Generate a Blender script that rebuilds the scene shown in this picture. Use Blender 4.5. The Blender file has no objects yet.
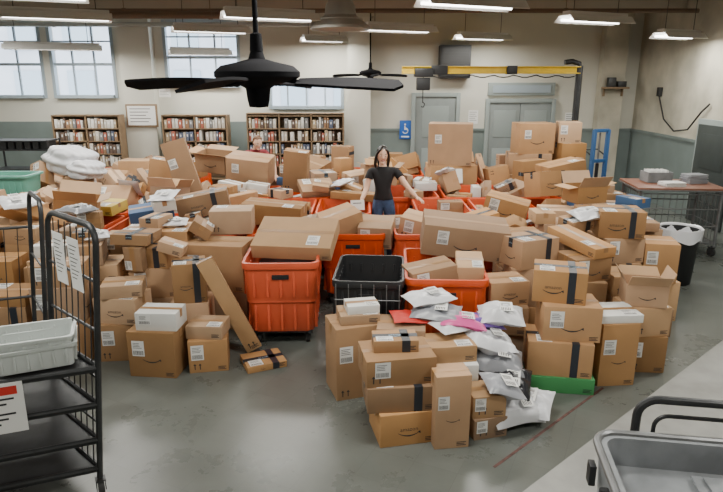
import bpy, bmesh, math, random
import numpy as np
from mathutils import Vector, Matrix, Euler
random.seed(11); rng=random.Random(5)
SC=bpy.context.scene
COL=SC.collection
D2R=math.pi/180

# ------------------------------------------------------------------ materials
def mat(name,col,rough=.6,metal=0.,var=0.,nscale=6.,noise=0.,bump=0.,bscale=40.,emit=None,estr=0.,spec=.5,col2=None):
    m=bpy.data.materials.new(name); m.use_nodes=True
    nt=m.node_tree; N=nt.nodes; L=nt.links
    b=N['Principled BSDF']
    b.inputs['Roughness'].default_value=rough
    b.inputs['Metallic'].default_value=metal
    b.inputs['Specular IOR Level'].default_value=spec
    tc=N.new('ShaderNodeTexCoord')
    nz=N.new('ShaderNodeTexNoise'); nz.inputs['Scale'].default_value=nscale; nz.inputs['Detail'].default_value=4
    L.new(tc.outputs['Object'],nz.inputs['Vector'])
    mx=N.new('ShaderNodeMixRGB'); mx.blend_type='MIX'
    c2=col2 if col2 else tuple(c*(1-noise) for c in col)
    mx.inputs[1].default_value=(*col,1); mx.inputs[2].default_value=(*c2,1)
    rp=N.new('ShaderNodeMapRange'); rp.inputs[1].default_value=.35; rp.inputs[2].default_value=.65
    L.new(nz.outputs['Fac'],rp.inputs[0]); L.new(rp.outputs[0],mx.inputs[0])
    last=mx.outputs[0]
    if var>0:
        oi=N.new('ShaderNodeObjectInfo')
        hs=N.new('ShaderNodeHueSaturation')
        mr=N.new('ShaderNodeMapRange'); mr.inputs[3].default_value=1-var; mr.inputs[4].default_value=1+var
        ml=N.new('ShaderNodeMath'); ml.operation='MULTIPLY'; ml.inputs[1].default_value=7.31
        fr=N.new('ShaderNodeMath'); fr.operation='FRACT'; L.new(oi.outputs['Random'],ml.inputs[0]); L.new(ml.outputs[0],fr.inputs[0])
        m2=N.new('ShaderNodeMapRange'); m2.inputs[3].default_value=1-var*.6; m2.inputs[4].default_value=1+var*.45
        L.new(fr.outputs[0],m2.inputs[0]); L.new(m2.outputs[0],hs.inputs['Saturation'])
        L.new(oi.outputs['Random'],mr.inputs[0]); L.new(mr.outputs[0],hs.inputs['Value'])
        L.new(last,hs.inputs['Color']); last=hs.outputs[0]
    L.new(last,b.inputs['Base Color'])
    if bump>0:
        nb=N.new('ShaderNodeTexNoise'); nb.inputs['Scale'].default_value=bscale
        L.new(tc.outputs['Object'],nb.inputs['Vector'])
        bp=N.new('ShaderNodeBump'); bp.inputs['Strength'].default_value=bump; bp.inputs['Distance'].default_value=.01
        L.new(nb.outputs['Fac'],bp.inputs['Height']); L.new(bp.outputs[0],b.inputs['Normal'])
    if emit:
        b.inputs['Emission Color'].default_value=(*emit,1); b.inputs['Emission Strength'].default_value=estr
    return m

M={}
M['card']=mat('cardboard',(.40,.23,.11),.8,var=.32,noise=.14,nscale=3)
M['card2']=mat('cardboard_pale',(.49,.31,.17),.8,var=.28,noise=.12,nscale=3)
M['seam']=mat('carton_seam',(.12,.07,.035),.9)
M['ink']=mat('black_ink',(.02,.02,.025),.6)
M['tapek']=mat('tan_tape',(.36,.20,.085),.35,var=.15)
M['tapeb']=mat('black_tape',(.022,.026,.035),.4)
M['tapet']=mat('tape_print',(.35,.5,.6),.5)
M['white']=mat('white_carton',(.72,.72,.69),.6,var=.06,noise=.05)
M['label']=mat('label_paper',(.75,.75,.73),.6)
M['greenc']=mat('green_carton',(.05,.25,.08),.6)
M['yellc']=mat('yellow_carton',(.55,.42,.08),.6)
M['bluec']=mat('blue_carton',(.04,.10,.22),.6)
M['orange']=mat('orange_plastic',(.72,.085,.013),.42,var=.08,noise=.2,nscale=2)
M['blackp']=mat('black_plastic',(.015,.016,.018),.45)
M['dkmetal']=mat('dark_metal',(.06,.062,.065),.45,metal=.6,noise=.3,nscale=8)
M['grmetal']=mat('grey_metal',(.24,.245,.25),.42,metal=.6,noise=.25,nscale=8)
M['tubgrey']=mat('painted_grey_steel',(.25,.265,.28),.5,noise=.3,nscale=6)
M['rubber']=mat('rubber',(.03,.03,.03),.8)
M['fan']=mat('fan_dark',(.010,.010,.012),.85,spec=.08)
M['wall']=mat('wall_paint',(.57,.56,.49),.75,noise=.1,nscale=.8)
M['wallr']=mat('wall_paint_aged',(.50,.47,.38),.8,noise=.3,nscale=1.6)
M['wain']=mat('wainscot_paint',(.17,.21,.20),.6,noise=.15,nscale=2)
M['ceil']=mat('ceiling_paint',(.42,.40,.34),.85,noise=.12,nscale=1)
M['trim']=mat('trim_paint',(.26,.30,.29),.6)
M['door']=mat('door_paint',(.22,.25,.245),.5,noise=.08)
M['ddoor']=mat('dark_door_paint',(.05,.06,.058),.5,noise=.15)
M['winframe']=mat('window_frame',(.30,.36,.40),.5)
M['lampw']=mat('lamp_housing',(.75,.75,.72),.5)
M['tube']=mat('lamp_tube',(1,1,.95),.5,emit=(1,.99,.95),estr=10)
M['wood']=mat('shelf_wood',(.24,.16,.09),.6,noise=.2)
M['yellow']=mat('yellow_paint',(.80,.55,.02),.4,noise=.1)
M['skin']=mat('skin',(.70,.44,.31),.55)
M['hair']=mat('hair',(.014,.010,.008),.4)
M['shirt']=mat('black_cotton',(.010,.010,.012),.85)
M['jeans']=mat('denim',(.05,.095,.20),.85,noise=.3,nscale=20)
M['maroon']=mat('maroon_cotton',(.22,.03,.04),.85)
M['hair2']=mat('brown_hair',(.16,.08,.04),.5)
M['lip']=mat('lips',(.45,.09,.08),.5)
M['eyew']=mat('eye_white',(.8,.8,.8),.3)
M['poly']=mat('white_poly',(.66,.67,.70),.28,var=.08,bump=.4,bscale=14)
M['polyg']=mat('grey_poly',(.27,.28,.31),.3,var=.2,bump=.4,bscale=14)
M['polyk']=mat('black_poly',(.02,.02,.025),.25,bump=.4,bscale=14)
M['pink']=mat('pink_poly',(.62,.08,.28),.35,bump=.3,bscale=14)
M['purple']=mat('purple_poly',(.16,.08,.36),.35,bump=.3,bscale=14)
M['red']=mat('red_print',(.55,.03,.02),.5)
M['tub']=mat('white_tub_plastic',(.58,.62,.60),.35,noise=.06)
M['teal']=mat('teal_plastic',(.16,.42,.33),.4)
M['blue']=mat('blue_sign',(.01,.10,.42),.5)
M['bluep']=mat('blue_paint',(.03,.11,.28),.45)
M['mat']=mat('pale_concrete',(.33,.33,.31),.7,noise=.18,nscale=5)
M['redline']=mat('red_floor_tape',(.14,.06,.05),.7,noise=.6,nscale=20)
M['brownt']=mat('brown_laminate',(.24,.10,.06),.5,noise=.2)
M['duct']=mat('duct_paint',(.36,.36,.33),.5,metal=.2)
M['brownpipe']=mat('brown_pipe',(.13,.09,.06),.6)
M['facade']=mat('facade_stone',(.45,.47,.50),.9,noise=.2,nscale=.6)
M['cord']=mat('black_cord',(.02,.02,.02),.6)

def book_mat():
    m=bpy.data.materials.new('book_spine'); m.use_nodes=True
    N=m.node_tree.nodes; L=m.node_tree.links; b=N['Principled BSDF']
    oi=N.new('ShaderNodeObjectInfo'); cr=N.new('ShaderNodeValToRGB'); cr.color_ramp.interpolation='CONSTANT'
    cols=[(.55,.50,.42),(.12,.08,.06),(.62,.60,.55),(.30,.18,.10),(.45,.35,.22),(.10,.12,.18),(.7,.68,.62),(.38,.12,.08),(.5,.45,.4),(.2,.2,.2)]
    e=cr.color_ramp.elements
    e[0].color=(*cols[0],1); e[1].position=.1; e[1].color=(*cols[1],1)
    for i in range(2,10):
        x=e.new(i/10.); x.color=(*cols[i],1)
    L.new(oi.outputs['Random'],cr.inputs[0]); L.new(cr.outputs[0],b.inputs['Base Color']); b.inputs['Roughness'].default_value=.7
    return m
M['book']=book_mat()

def floor_mat():
    m=bpy.data.materials.new('floor_tiles'); m.use_nodes=True
    N=m.node_tree.nodes; L=m.node_tree.links; b=N['Principled BSDF']
    tc=N.new('ShaderNodeTexCoord'); mp=N.new('ShaderNodeMapping'); mp.inputs['Rotation'].default_value=(0,0,.45)
    br=N.new('ShaderNodeTexBrick'); br.offset=0; br.inputs['Scale'].default_value=1
    br.inputs['Brick Width'].default_value=.305; br.inputs['Row Height'].default_value=.305; br.inputs['Mortar Size'].default_value=.0015
    br.inputs['Color1'].default_value=(.112,.122,.110,1); br.inputs['Color2'].default_value=(.124,.134,.121,1); br.inputs['Mortar'].default_value=(.086,.092,.084,1)
    L.new(tc.outputs['Object'],mp.inputs[0]); L.new(mp.outputs[0],br.inputs['Vector'])
    nz=N.new('ShaderNodeTexNoise'); nz.inputs['Scale'].default_value=1.3; nz.inputs['Detail'].default_value=9; nz.inputs['Roughness'].default_value=.7
    L.new(tc.outputs['Object'],nz.inputs['Vector'])
    mr=N.new('ShaderNodeMapRange'); mr.inputs[1].default_value=.3; mr.inputs[2].default_value=.7; mr.inputs[3].default_value=.78; mr.inputs[4].default_value=1.15
    L.new(nz.outputs['Fac'],mr.inputs[0])
    mx=N.new('ShaderNodeVectorMath'); mx.operation='SCALE'
    L.new(br.outputs['Color'],mx.inputs[0]); L.new(mr.outputs[0],mx.inputs['Scale']); L.new(mx.outputs[0],b.inputs['Base Color'])
    r2=N.new('ShaderNodeMapRange'); r2.inputs[3].default_value=.18; r2.inputs[4].default_value=.40
    L.new(nz.outputs['Fac'],r2.inputs[0]); L.new(r2.outputs[0],b.inputs['Roughness'])
    return m
M['floor']=floor_mat()

# ------------------------------------------------------------------ mesh builder
def bevbox(bev,size):
    bm=bmesh.new(); bmesh.ops.create_cube(bm,size=1)
    for v in bm.verts: v.co=Vector((v.co.x*size[0],v.co.y*size[1],v.co.z*size[2]))
    if bev>0: bmesh.ops.bevel(bm,geom=list(bm.edges),offset=min(bev,min(size)*.45),segments=2,affect='EDGES',profile=.6)
    vs=[v.co.copy() for v in bm.verts]; bm.verts.index_update()
    fs=[[v.index for v in f.verts] for f in bm.faces]; bm.free(); return vs,fs
class MB:
    def __init__(s): s.v=[];s.f=[];s.m=[]
    def add(s,vs,fs,mi=0,R=None,t=None):
        o=len(s.v)
        for p in vs:
            p=Vector(p)
            if R is not None: p=R@p
            if t is not None: p=p+Vector(t)
            s.v.append(tuple(p))
        for f in fs: s.f.append([i+o for i in f]); s.m.append(mi)
        return s
    def box(s,c,size,mi=0,R=None,bev=0):
        vs,fs=bevbox(bev,size); return s.add(vs,fs,mi,R,c)
    def cyl(s,a,b,r0,r1=None,seg=12,mi=0,cap=True):
        a=Vector(a);b=Vector(b); r1=r0 if r1 is None else r1
        q=(b-a).to_track_quat('Z','Y').to_matrix()
        vs=[];fs=[]
        for p,r in((a,r0),(b,r1)):
            for i in range(seg):
                t=2*math.pi*i/seg; vs.append(p+q@Vector((r*math.cos(t),r*math.sin(t),0)))
        for i in range(seg): j=(i+1)%seg; fs.append([i,j,seg+j,seg+i])
        if cap: fs.append(list(range(seg))[::-1]); fs.append(list(range(seg,2*seg)))
        return s.add(vs,fs,mi)
    def tube(s,pts,r,seg=8,mi=0,closed=False):
        pts=[Vector(p) for p in pts]; n=len(pts); vs=[];fs=[]; up=None
        for i,p in enumerate(pts):
            if closed: d=(pts[(i+1)%n]-pts[i-1])
            else: d=pts[min(i+1,n-1)]-pts[max(i-1,0)]
            d.normalize()
            if up is None:
                up=Vector((0,0,1)) if abs(d.z)<.9 else Vector((1,0,0))
            x=up.cross(d)
            if x.length<1e-4: x=Vector((1,0,0)).cross(d)
            x.normalize(); y=d.cross(x); up=y
            for k in range(seg):
                t=2*math.pi*k/seg; vs.append(p+x*(r*math.cos(t))+y*(r*math.sin(t)))
        m=n if closed else n-1
        for i in range(m):
            i2=(i+1)%n
            for k in range(seg):
                k2=(k+1)%seg; fs.append([i*seg+k,i*seg+k2,i2*seg+k2,i2*seg+k])
        if not closed: fs.append(list(range(seg))[::-1]); fs.append([(n-1)*seg+k for k in range(seg)])
        return s.add(vs,fs,mi)
    def lathe(s,prof,c=(0,0,0),seg=24,mi=0):
        vs=[];fs=[];n=len(prof)
        for r,z in prof:
            for i in range(seg):
                t=2*math.pi*i/seg; vs.append((c[0]+r*math.cos(t),c[1]+r*math.sin(t),c[2]+z))
        for a in range(n-1):
            for i in range(seg):
                j=(i+1)%seg; fs.append([a*seg+i,a*seg+j,(a+1)*seg+j,(a+1)*seg+i])
        return s.add(vs,fs,mi)
    def rings(s,rings,mi=0,capb=True,capt=True):
        n=len(rings[0]);vs=[p for r in rings for p in r];fs=[]
        for a in range(len(rings)-1):
            for i in range(n):
                j=(i+1)%n; fs.append([a*n+i,a*n+j,(a+1)*n+j,(a+1)*n+i])
        if capb: fs.append(list(range(n))[::-1])
        if capt: fs.append([(len(rings)-1)*n+i for i in range(n)])
        return s.add(vs,fs,mi)
    def flat(s,tp,o,ux,uy,sc=1,mi=0):
        o=Vector(o);ux=Vector(ux);uy=Vector(uy)
        return s.add([o+ux*(x*sc)+uy*(y*sc) for x,y in tp[0]],tp[1],mi)
    def rect(s,o,ux,uy,x0,y0,x1,y1,mi=0):
        return s.flat(([(x0,y0),(x1,y0),(x1,y1),(x0,y1)],[[0,1,2,3]]),o,ux,uy,1,mi)
    def shear(s,k):
        s.v=[(x+k*z,y,z) for x,y,z in s.v]; return s
    def mesh(s,name,mats,ang=35):
        me=bpy.data.meshes.new(name); me.from_pydata(s.v,[],s.f)
        for m in mats: me.materials.append(M[m] if isinstance(m,str) else m)
        me.polygons.foreach_set('material_index',s.m)
        me.polygons.foreach_set('use_smooth',[True]*len(s.f))
        me.update(); me.set_sharp_from_angle(angle=ang*D2R)
        return me
def rrect(w,d,r,z,n=4,c=(0,0)):
    pts=[]
    for (sx,sy,a0) in((1,1,0),(-1,1,90),(-1,-1,180),(1,-1,270)):
        for k in range(n+1):
            a=(a0+90*k/n)*D2R
            pts.append((c[0]+sx*(w/2-r)+r*math.cos(a),c[1]+sy*(d/2-r)+r*math.sin(a),z))
    return pts
def obj(name,me,loc=(0,0,0),rot=(0,0,0),parent=None,label=None,cat=None,group=None,kind=None,mw=None):
    o=bpy.data.objects.new(name,me); COL.objects.link(o)
    if mw is not None: o.matrix_world=mw
    else: o.location=loc; o.rotation_euler=rot
    if parent is not None: o.parent=parent
    if label: o['label']=label
    if cat: o['category']=cat
    if group: o['group']=group
    if kind: o['kind']=kind
    return o
def quick(name,mb,mats,**k): return obj(name,mb.mesh(name,mats),**k)
def struct(name,mb,mats,label): return obj(name,mb.mesh(name,mats),label=label,cat='room part',kind='structure')

_tc={}
def text(s):
    if s in _tc: return _tc[s]
    cu=bpy.data.curves.new('t','FONT'); cu.body=s; cu.size=1; cu.align_x='CENTER'; cu.align_y='CENTER'; cu.resolution_u=2
    ob=bpy.data.objects.new('t',cu); COL.objects.link(ob)
    dg=bpy.context.evaluated_depsgraph_get(); me=bpy.data.meshes.new_from_object(ob.evaluated_get(dg))
    r=([(v.co.x,v.co.y) for v in me.vertices],[list(p.vertices) for p in me.polygons])
    bpy.data.objects.remove(ob); bpy.data.curves.remove(cu); bpy.data.meshes.remove(me)
    _tc[s]=r; return r
def smile():
    vs=[];fs=[];n=12
    for i in range(n+1):
        x=-.5+i/n*.9; y=-.16*(1-(x/.5)**2); t=.012+.026*(1-abs(x)/.55)
        vs+= [(x,y+t),(x,y-t)]
    for i in range(n): fs.append([2*i,2*i+1,2*i+3,2*i+2])
    o=len(vs); vs+=[(.37,-.03),(.54,-.09),(.51,.05)]; fs.append([o,o+1,o+2])
    return vs,fs
SM=smile()

# ------------------------------------------------------------------ cartons
_cc={}
def carton(w,d,h,style,var):
    key=(round(w,3),round(d,3),round(h,3),style,var)
    if key in _cc: return _cc[key]
    r=random.Random(int(w*1000)*7+int(d*1000)*13+int(h*1000)*29+style*5+var*101)
    cm={0:'card',1:'card',2:'card',3:'white',4:'card2',5:'greenc',6:'yellc',7:'card2',8:'bluec'}[style]
    b=MB(); vs,fs=bevbox(.005,(w,d,h))
    b.add(vs,fs,0)
    e=.0008
    b.rect((0,0,h/2+e),(1,0,0),(0,1,0),-w/2+.004,-.0018,w/2-.004,.0018,2)
    if style in(1,2,4):
        for sy in(-1,1):
            ux=((1,0,0) if sy<0 else (-1,0,0))
            sc=min(w*.38,h*.7)
            ox=(-w*.12 if style==1 else 0)*ux[0]
            if var!=2:
                b.flat(SM,(ox,sy*(d/2+e),-.10*h),ux,(0,0,1),sc,1)
                if var==0: b.flat(text('amazon'),(ox,sy*(d/2+e),-.10*h+sc*.16),ux,(0,0,1),sc*.27,1)
        if var==2:
            for sx in(-1,1):
                uy=(0,-1,0) if sx<0 else (0,1,0)
                b.flat(SM,(sx*(w/2+e),0,-h*.12),uy,(0,0,1),min(d*.42,h*.6),1)
    if style in(0,7) and h>.15:
        for k in range(2):
            x=-w/2+.05+.045*k
            for sy in(-1,1):
                b.rect((0,sy*(d/2+e),0),(-sy,0,0),(0,0,1),x-.004,-h/2+.03,x+.004,-h/2+.07,1)
                b.flat(([(-.014,0),(.014,0),(0,.018)],[[0,1,2]]),(-sy*x,sy*(d/2+e),-h/2+.07),(-sy,0,0),(0,0,1),1,1)
    if style!=3:
        for k in range(3):
            b.rect((0,-d/2-e,0),(1,0,0),(0,0,1),w/2-.09,-h/2+.02+k*.012,w/2-.02-.012*(k%2),-h/2+.026+k*.012,1)
    body=b.mesh('carton_body',[cm,'ink','seam'])
    t=MB(); tw=.06 if style==1 else .05; dn=min(h*.45,.09); e2=.0016
    Lx=w/2+e2; tz=h/2+e2
    t.add([(-Lx,-tw/2,tz),(Lx,-tw/2,tz),(Lx,tw/2,tz),(-Lx,tw/2,tz),(Lx,-tw/2,tz-dn),(Lx,tw/2,tz-dn),(-Lx,-tw/2,tz-dn),(-Lx,tw/2,tz-dn)],[[0,1,2,3],[4,5,2,1],[6,0,3,7]],0)
    if style==1:
        if var!=1:
            for sy in(-1,1):
                ux=(1,0,0) if sy<0 else (-1,0,0)
                t.rect((0,sy*(d/2+e2),0),ux,(0,0,1),-tw/2+w*.22*ux[0],-h/2+.004,tw/2+w*.22*ux[0],h/2+e2,0)
            t.rect((0,0,tz),(1,0,0),(0,1,0),-tw/2+w*.22,-d/2-e2,tw/2+w*.22,d/2+e2,0)
        n=max(1,int(w/.2))
        for k in range(n):
            x=-w/2+(k+.5)*w/n
            t.flat(text('prime'),(x,.006,tz+.0006),(1,0,0),(0,1,0),.038,1)
            t.flat(SM,(x,-.014,tz+.0006),(1,0,0),(0,1,0),.06,1)
        for sx in(-1,1):
            uy=(0,-1,0) if sx<0 else (0,1,0)
            t.flat(text('prime'),(sx*(Lx+.0006),0,tz-dn*.5),uy,(0,0,1),.022,1)
    tape=t.mesh('tape_mesh',['tapeb' if style==1 else 'tapek','tapet'])
    l=MB()
    def lab(o,ux,uy,lw,lh):
        l.rect(o,ux,uy,-lw/2,-lh/2,lw/2,lh/2,0)
        o2=Vector(o)+Vector(ux).cross(Vector(uy))*.0007
        x=-lw*.42
        while x<lw*.40:
            bw=lw*(.02+.03*r.random()); l.rect(o2,ux,uy,x,-lh*.42,x+bw,-lh*.14,1); x+=bw+lw*.035
        for k in range(4): l.rect(o2,ux,uy,-lw*.4,lh*(.02+.1*k),lw*(.05+.3*r.random()),lh*(.05+.1*k),1)
    if var>=1 and h>.15 and style!=1:
        a=min(.11,w*.32); lab((-w*.27,-d/2-.0022,h*.14),(1,0,0),(0,0,1),a,min(a*1.3,h*.6))
    else:
        lw,lh=min(.12,w*.38),min(.16,d*.38)
        lab((w*.26 if style!=1 else -w*.25,-d*.27,h/2+.0022),(1,0,0),(0,1,0),lw,min(lh,d*.4))
    lb=l.mesh('label_mesh',['label','ink'])
    _cc[key]=(body,tape,lb); return _cc[key]
LBL={0:'brown corrugated shipping carton closed with tan tape and white address label',
1:'brown corrugated carton with black printed tape and a curved arrow logo',
2:'brown corrugated carton printed with a black smile arrow logo',
3:'small white shipping carton with a paper address label',
4:'pale kraft shipping carton with tan tape and arrow logo',
5:'flat green printed carton at the bottom of a stack',
6:'yellow printed carton lying among brown boxes',
7:'pale plain kraft carton closed with tan tape',
8:'dark blue printed carton lying among brown boxes'}
def place_carton(mw,w,d,h,style,label=None,var=0):
    body,tape,lb=carton(w,d,h,style,var)
    o=obj('cardboard_box',body,mw=mw,label=label or LBL[style],cat='box',group='shipping cartons heaped over the hampers')
    obj('packing_tape',tape,parent=o)
    obj('shipping_label',lb,parent=o)
    return o

# ------------------------------------------------------------------ OBB placement
OBB=[]
def mkobb(c,R,e): 
    return (np.array(c,float),np.array(R,float),np.array(e,float),float(np.linalg.norm(e)))
def overlap(a,b,eps=.002):
    t=b[0]-a[0]
    if t.dot(t)>(a[3]+b[3])**2: return False
    A=a[1];B=b[1]
    C=A.T@B; AC=np.abs(C)+1e-6; ta=A.T@t; tb=B.T@t
    if np.any(np.abs(ta)>a[2]+AC@b[2]-eps): return False
    if np.any(np.abs(tb)>b[2]+AC.T@a[2]-eps): return False
    ea=a[2];eb=b[2]
    for i in range(3):
        i1=(i+1)%3;i2=(i+2)%3
        for j in range(3):
            j1=(j+1)%3;j2=(j+2)%3
            ra=ea[i1]*AC[i2,j]+ea[i2]*AC[i1,j]; rb=eb[j1]*AC[i,j2]+eb[j2]*AC[i,j1]
            if abs(ta[i2]*C[i1,j]-ta[i1]*C[i2,j])>ra+rb-eps: return False
    return True
PASS=[]
def addpass(c,size,yaw=0,R=None):
    R=R if R is not None else Matrix.Rotation(yaw,3,'Z')
    o=mkobb(c,R,[s/2 for s in size]); OBB.append(o); PASS.append(o)
KEY=[]
def key(x,y,zb,w,d,h,yaw=0,st=2,rx=0,ry=0,label=None,var=None):
    R=Matrix.Rotation(yaw*D2R,3,'Z')@Matrix.Rotation(rx*D2R,3,'X')@Matrix.Rotation(ry*D2R,3,'Y')
    ext=abs(R[2][0])*w/2+abs(R[2][1])*d/2+abs(R[2][2])*h/2
    c=(x,y,zb+ext)
    o=mkobb(c,R,(w/2,d/2,h/2)); OBB.append(o); PASS.append(o)
    KEY.append((Matrix.Translation(c)@R.to_4x4(),w,d,h,st,label,rng.randrange(3) if var is None else var))
STKS=[0,0,7,7,4,2,0,1,1,0]
def stack(x,y,H,wmax=.44,dmax=.42):
    z=0
    while z<H-.08:
        h=rng.choice([.16,.2,.24,.28,.32,.36]); h=min(h,H-z)
        if h<.09: break
        w=rng.uniform(.78,1)*wmax; d=rng.uniform(.78,1)*dmax
        s=rng.choice(STKS)
        key(x+rng.uniform(-.015,.015),y+rng.uniform(-.015,.015),z,round(w,2),round(d,2),round(h,3),rng.gauss(0,6)+rng.choice([0,0,180]),s); z+=round(h,3)

# ---- front pile
key(-.08,4.56,0,.36,.34,.62,18,0,var=1)
key(-.03,4.58,.62,.32,.26,.08,10,4)
key(.0,4.58,.70,.26,.2,.07,12,3,label='small white carton on top of a tall brown box')
key(.30,3.92,0,.42,.36,.25,12,2,var=0)
key(.27,3.95,.25,.50,.38,.19,6,1,var=2)
key(.25,3.97,.44,.50,.36,.2,10,0,var=1)
key(.24,4.0,.64,.32,.2,.09,4,1,var=2)
key(.62,3.80,0,.25,.2,.56,8,2,var=1)
key(.90,3.95,0,.26,.26,.16,15,0)
key(.90,3.96,.16,.25,.25,.17,8,7)
key(.66,4.22,0,.44,.34,.24,4,0)
key(.66,4.22,.24,.42,.32,.22,2,3)
key(.66,4.24,.46,.38,.28,.13,8,7)
key(1.12,4.32,0,.34,.34,.2,-5,7)
key(.30,4.46,0,.36,.40,.42,0,7)
key(.32,4.46,.42,.38,.32,.22,-6,2,var=1)
# ---- right towers
key(1.68,4.66,0,.52,.38,.14,-8,5)
key(1.66,4.68,.14,.52,.38,.30,-10,1,var=2)
key(1.73,4.70,.44,.46,.36,.30,-6,2,var=1)
key(1.66,4.78,.74,.42,.34,.27,-16,1,var=0)
key(1.30,5.12,0,.40,.36,.32,5,0)
key(1.30,5.10,.32,.38,.34,.26,-8,0)
key(1.28,5.12,.58,.36,.30,.22,10,2)
key(1.64,5.60,0,.42,.42,.4,4,7)
key(1.64,5.60,.40,.42,.40,.38,-3,0)
key(1.62,5.60,.78,.44,.34,.28,24,1,var=2)
key(2.14,4.78,0,.32,.36,.56,5,2,var=1)
key(2.12,4.78,.56,.42,.32,.07,4,3)
key(2.52,5.02,0,.34,.36,.34,-4,0)
key(2.50,5.02,.34,.36,.34,.26,8,7)
key(2.95,5.72,0,.30,.28,.3,10,0)
for z,h,w,y,s in((0,.35,.44,4,0),(.35,.3,.46,-5,1),(.65,.27,.44,8,0),(.92,.28,.46,-8,1)):
    key(2.72,6.22,z,w,.40,h,y,s)
for z,h,w,y,s in((0,.44,.38,4,7),(.44,.42,.34,-12,2)):
    key(3.18,6.2,z,w,.38,h,y,s)
key(2.10,5.45,0,.40,.40,.4,5,0); key(2.10,5.45,.40,.40,.38,.3,-9,1); key(2.10,5.45,.70,.38,.34,.22,14,2)
for x,y,h in((2.18,5.96,.98),(2.56,5.55,.72),(1.66,6.14,.98),(2.20,6.50,1.02),(2.68,6.70,1.1),(3.16,6.70,.98),(2.3,7.02,1.04),(2.76,7.18,1.08),(3.24,7.18,.95),(3.34,7.7,1.0),(3.38,8.18,1.02)): stack(x,y,h)
# ---- left front
key(-1.80,4.92,0,.42,.34,.42,-6,2,var=1)
key(-1.76,4.92,.42,.36,.26,.16,-4,3)
key(-1.38,5.0,0,.34,.3,.3,10,0,var=1)
key(-1.38,5.02,.3,.32,.28,.12,-4,7)
key(-1.62,5.40,0,.36,.34,.5,5,0)
key(-1.62,5.38,.5,.30,.28,.38,14,1,var=0)
key(-1.22,5.22,0,.15,.055,1.0,15,7,ry=-24,label='long slim carton leaning against the stacked boxes')
key(-.90,5.02,0,.36,.3,.06,24,1,label='flat carton with black tape lying on the floor')
key(-1.48,6.02,0,.6,.44,.42,0,0)
key(-1.50,6.02,.42,.68,.42,.48,-8,0,var=1)
key(-2.22,5.25,0,.42,.36,.36,6,0); key(-2.22,5.25,.36,.40,.34,.24,-6,4); key(-2.2,5.25,.60,.36,.3,.12,12,7)
key(-2.72,5.15,0,.46,.36,.40,-6,0); key(-2.72,5.15,.40,.42,.36,.34,4,2); key(-2.7,5.15,.74,.44,.3,.2,10,0)
key(-2.05,5.75,0,.46,.4,.44,0,7); key(-2.05,5.75,.44,.46,.4,.3,7,2); key(-2.05,5.75,.74,.40,.34,.2,-9,1)
for x,y,h in((-2.5,6.12,.95),(-2.98,6.12,1.02),(-3.46,6.1,1.05),(-3.94,6.12,1.0),(-2.55,5.66,.85),(-3.03,5.64,.9),(-3.51,5.62,.85),(-3.2,5.17,.66),(-3.98,5.64,.8),(-4.05,6.62,1.05),(-4.5,6.7,1.0),(-4.05,7.1,1.05),(-4.5,7.18,1.05),(-4.15,7.75,1.0),(-2.02,6.20,1.0)): stack(x,y,h)
# ---- back tall ones on the hampers (platforms at .64)
key(1.52,10.2,.64,.78,.55,.5,4,0); key(1.50,10.2,1.14,.72,.5,.68,-10,0,var=1)
key(2.85,10.3,.64,.78,.5,.34,3,2); key(2.85,10.3,.98,.7,.5,.34,-6,1); key(2.9,10.3,1.32,.6,.45,.5,5,2,var=1)
key(3.5,10.25,.64,.40,.6,.5,0,0); key(3.5,10.25,1.14,.42,.5,.36,5,1); key(3.48,10.25,1.5,.36,.4,.34,-9,7)
# ---- prominent heaped ones
key(-2.55,8.55,.80,.34,.16,.86,10,0,rx=-6,ry=-16,label='tall narrow carton leaning upright in the heap')
key(-2.95,8.9,.86,.36,.30,.5,0,1,ry=10)
key(-1.72,9.3,.90,.66,.42,.42,-8,0,rx=10,ry=6)
key(-.98,9.0,.86,.36,.2,.62,-8,0,rx=8,ry=6)
key(-.66,5.90,.80,.80,.54,.15,-8,7,rx=20,label='wide flat kraft carton lying across the orange hamper')
key(-1.05,7.1,.82,.72,.42,.24,-6,0,ry=4)
key(1.03,5.86,.76,.84,.42,.32,-4,2,rx=10,ry=6,label='very large brown carton tipped on top of the hampers',var=1)
key(-1.95,7.3,.86,.62,.36,.26,12,1,ry=-10)
key(1.75,7.1,.86,.5,.4,.24,-20,2,ry=12)
key(2.6,8.3,.90,.5,.42,.34,15,1,rx=-12)
key(-3.3,7.4,.90,.6,.34,.12,-14,6,rx=6)
key(-2.5,7.0,.88,.5,.3,.14,20,8,rx=8,ry=-6)
key(3.0,9.0,.94,.6,.42,.34,12,2,ry=-10)
key(-.28,6.74,.72,.50,.36,.24,28,0,ry=-14,rx=8)
key(.18,6.70,.66,.38,.34,.26,-12,7,rx=14)
key(.72,6.80,.66,.5,.34,.26,-20,0,ry=10,rx=6)
key(1.34,6.72,.70,.42,.34,.28,14,1,ry=-14)
key(.50,7.22,.66,.40,.28,.22,8,2,rx=-8,var=1)
key(-.14,7.22,.66,.40,.30,.24,-18,1,ry=10)
key(.62,5.16,.66,.42,.32,.22,14,0,ry=-8,var=1)
key(.98,5.22,.66,.24,.34,.26,-6,7,rx=10)

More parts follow.
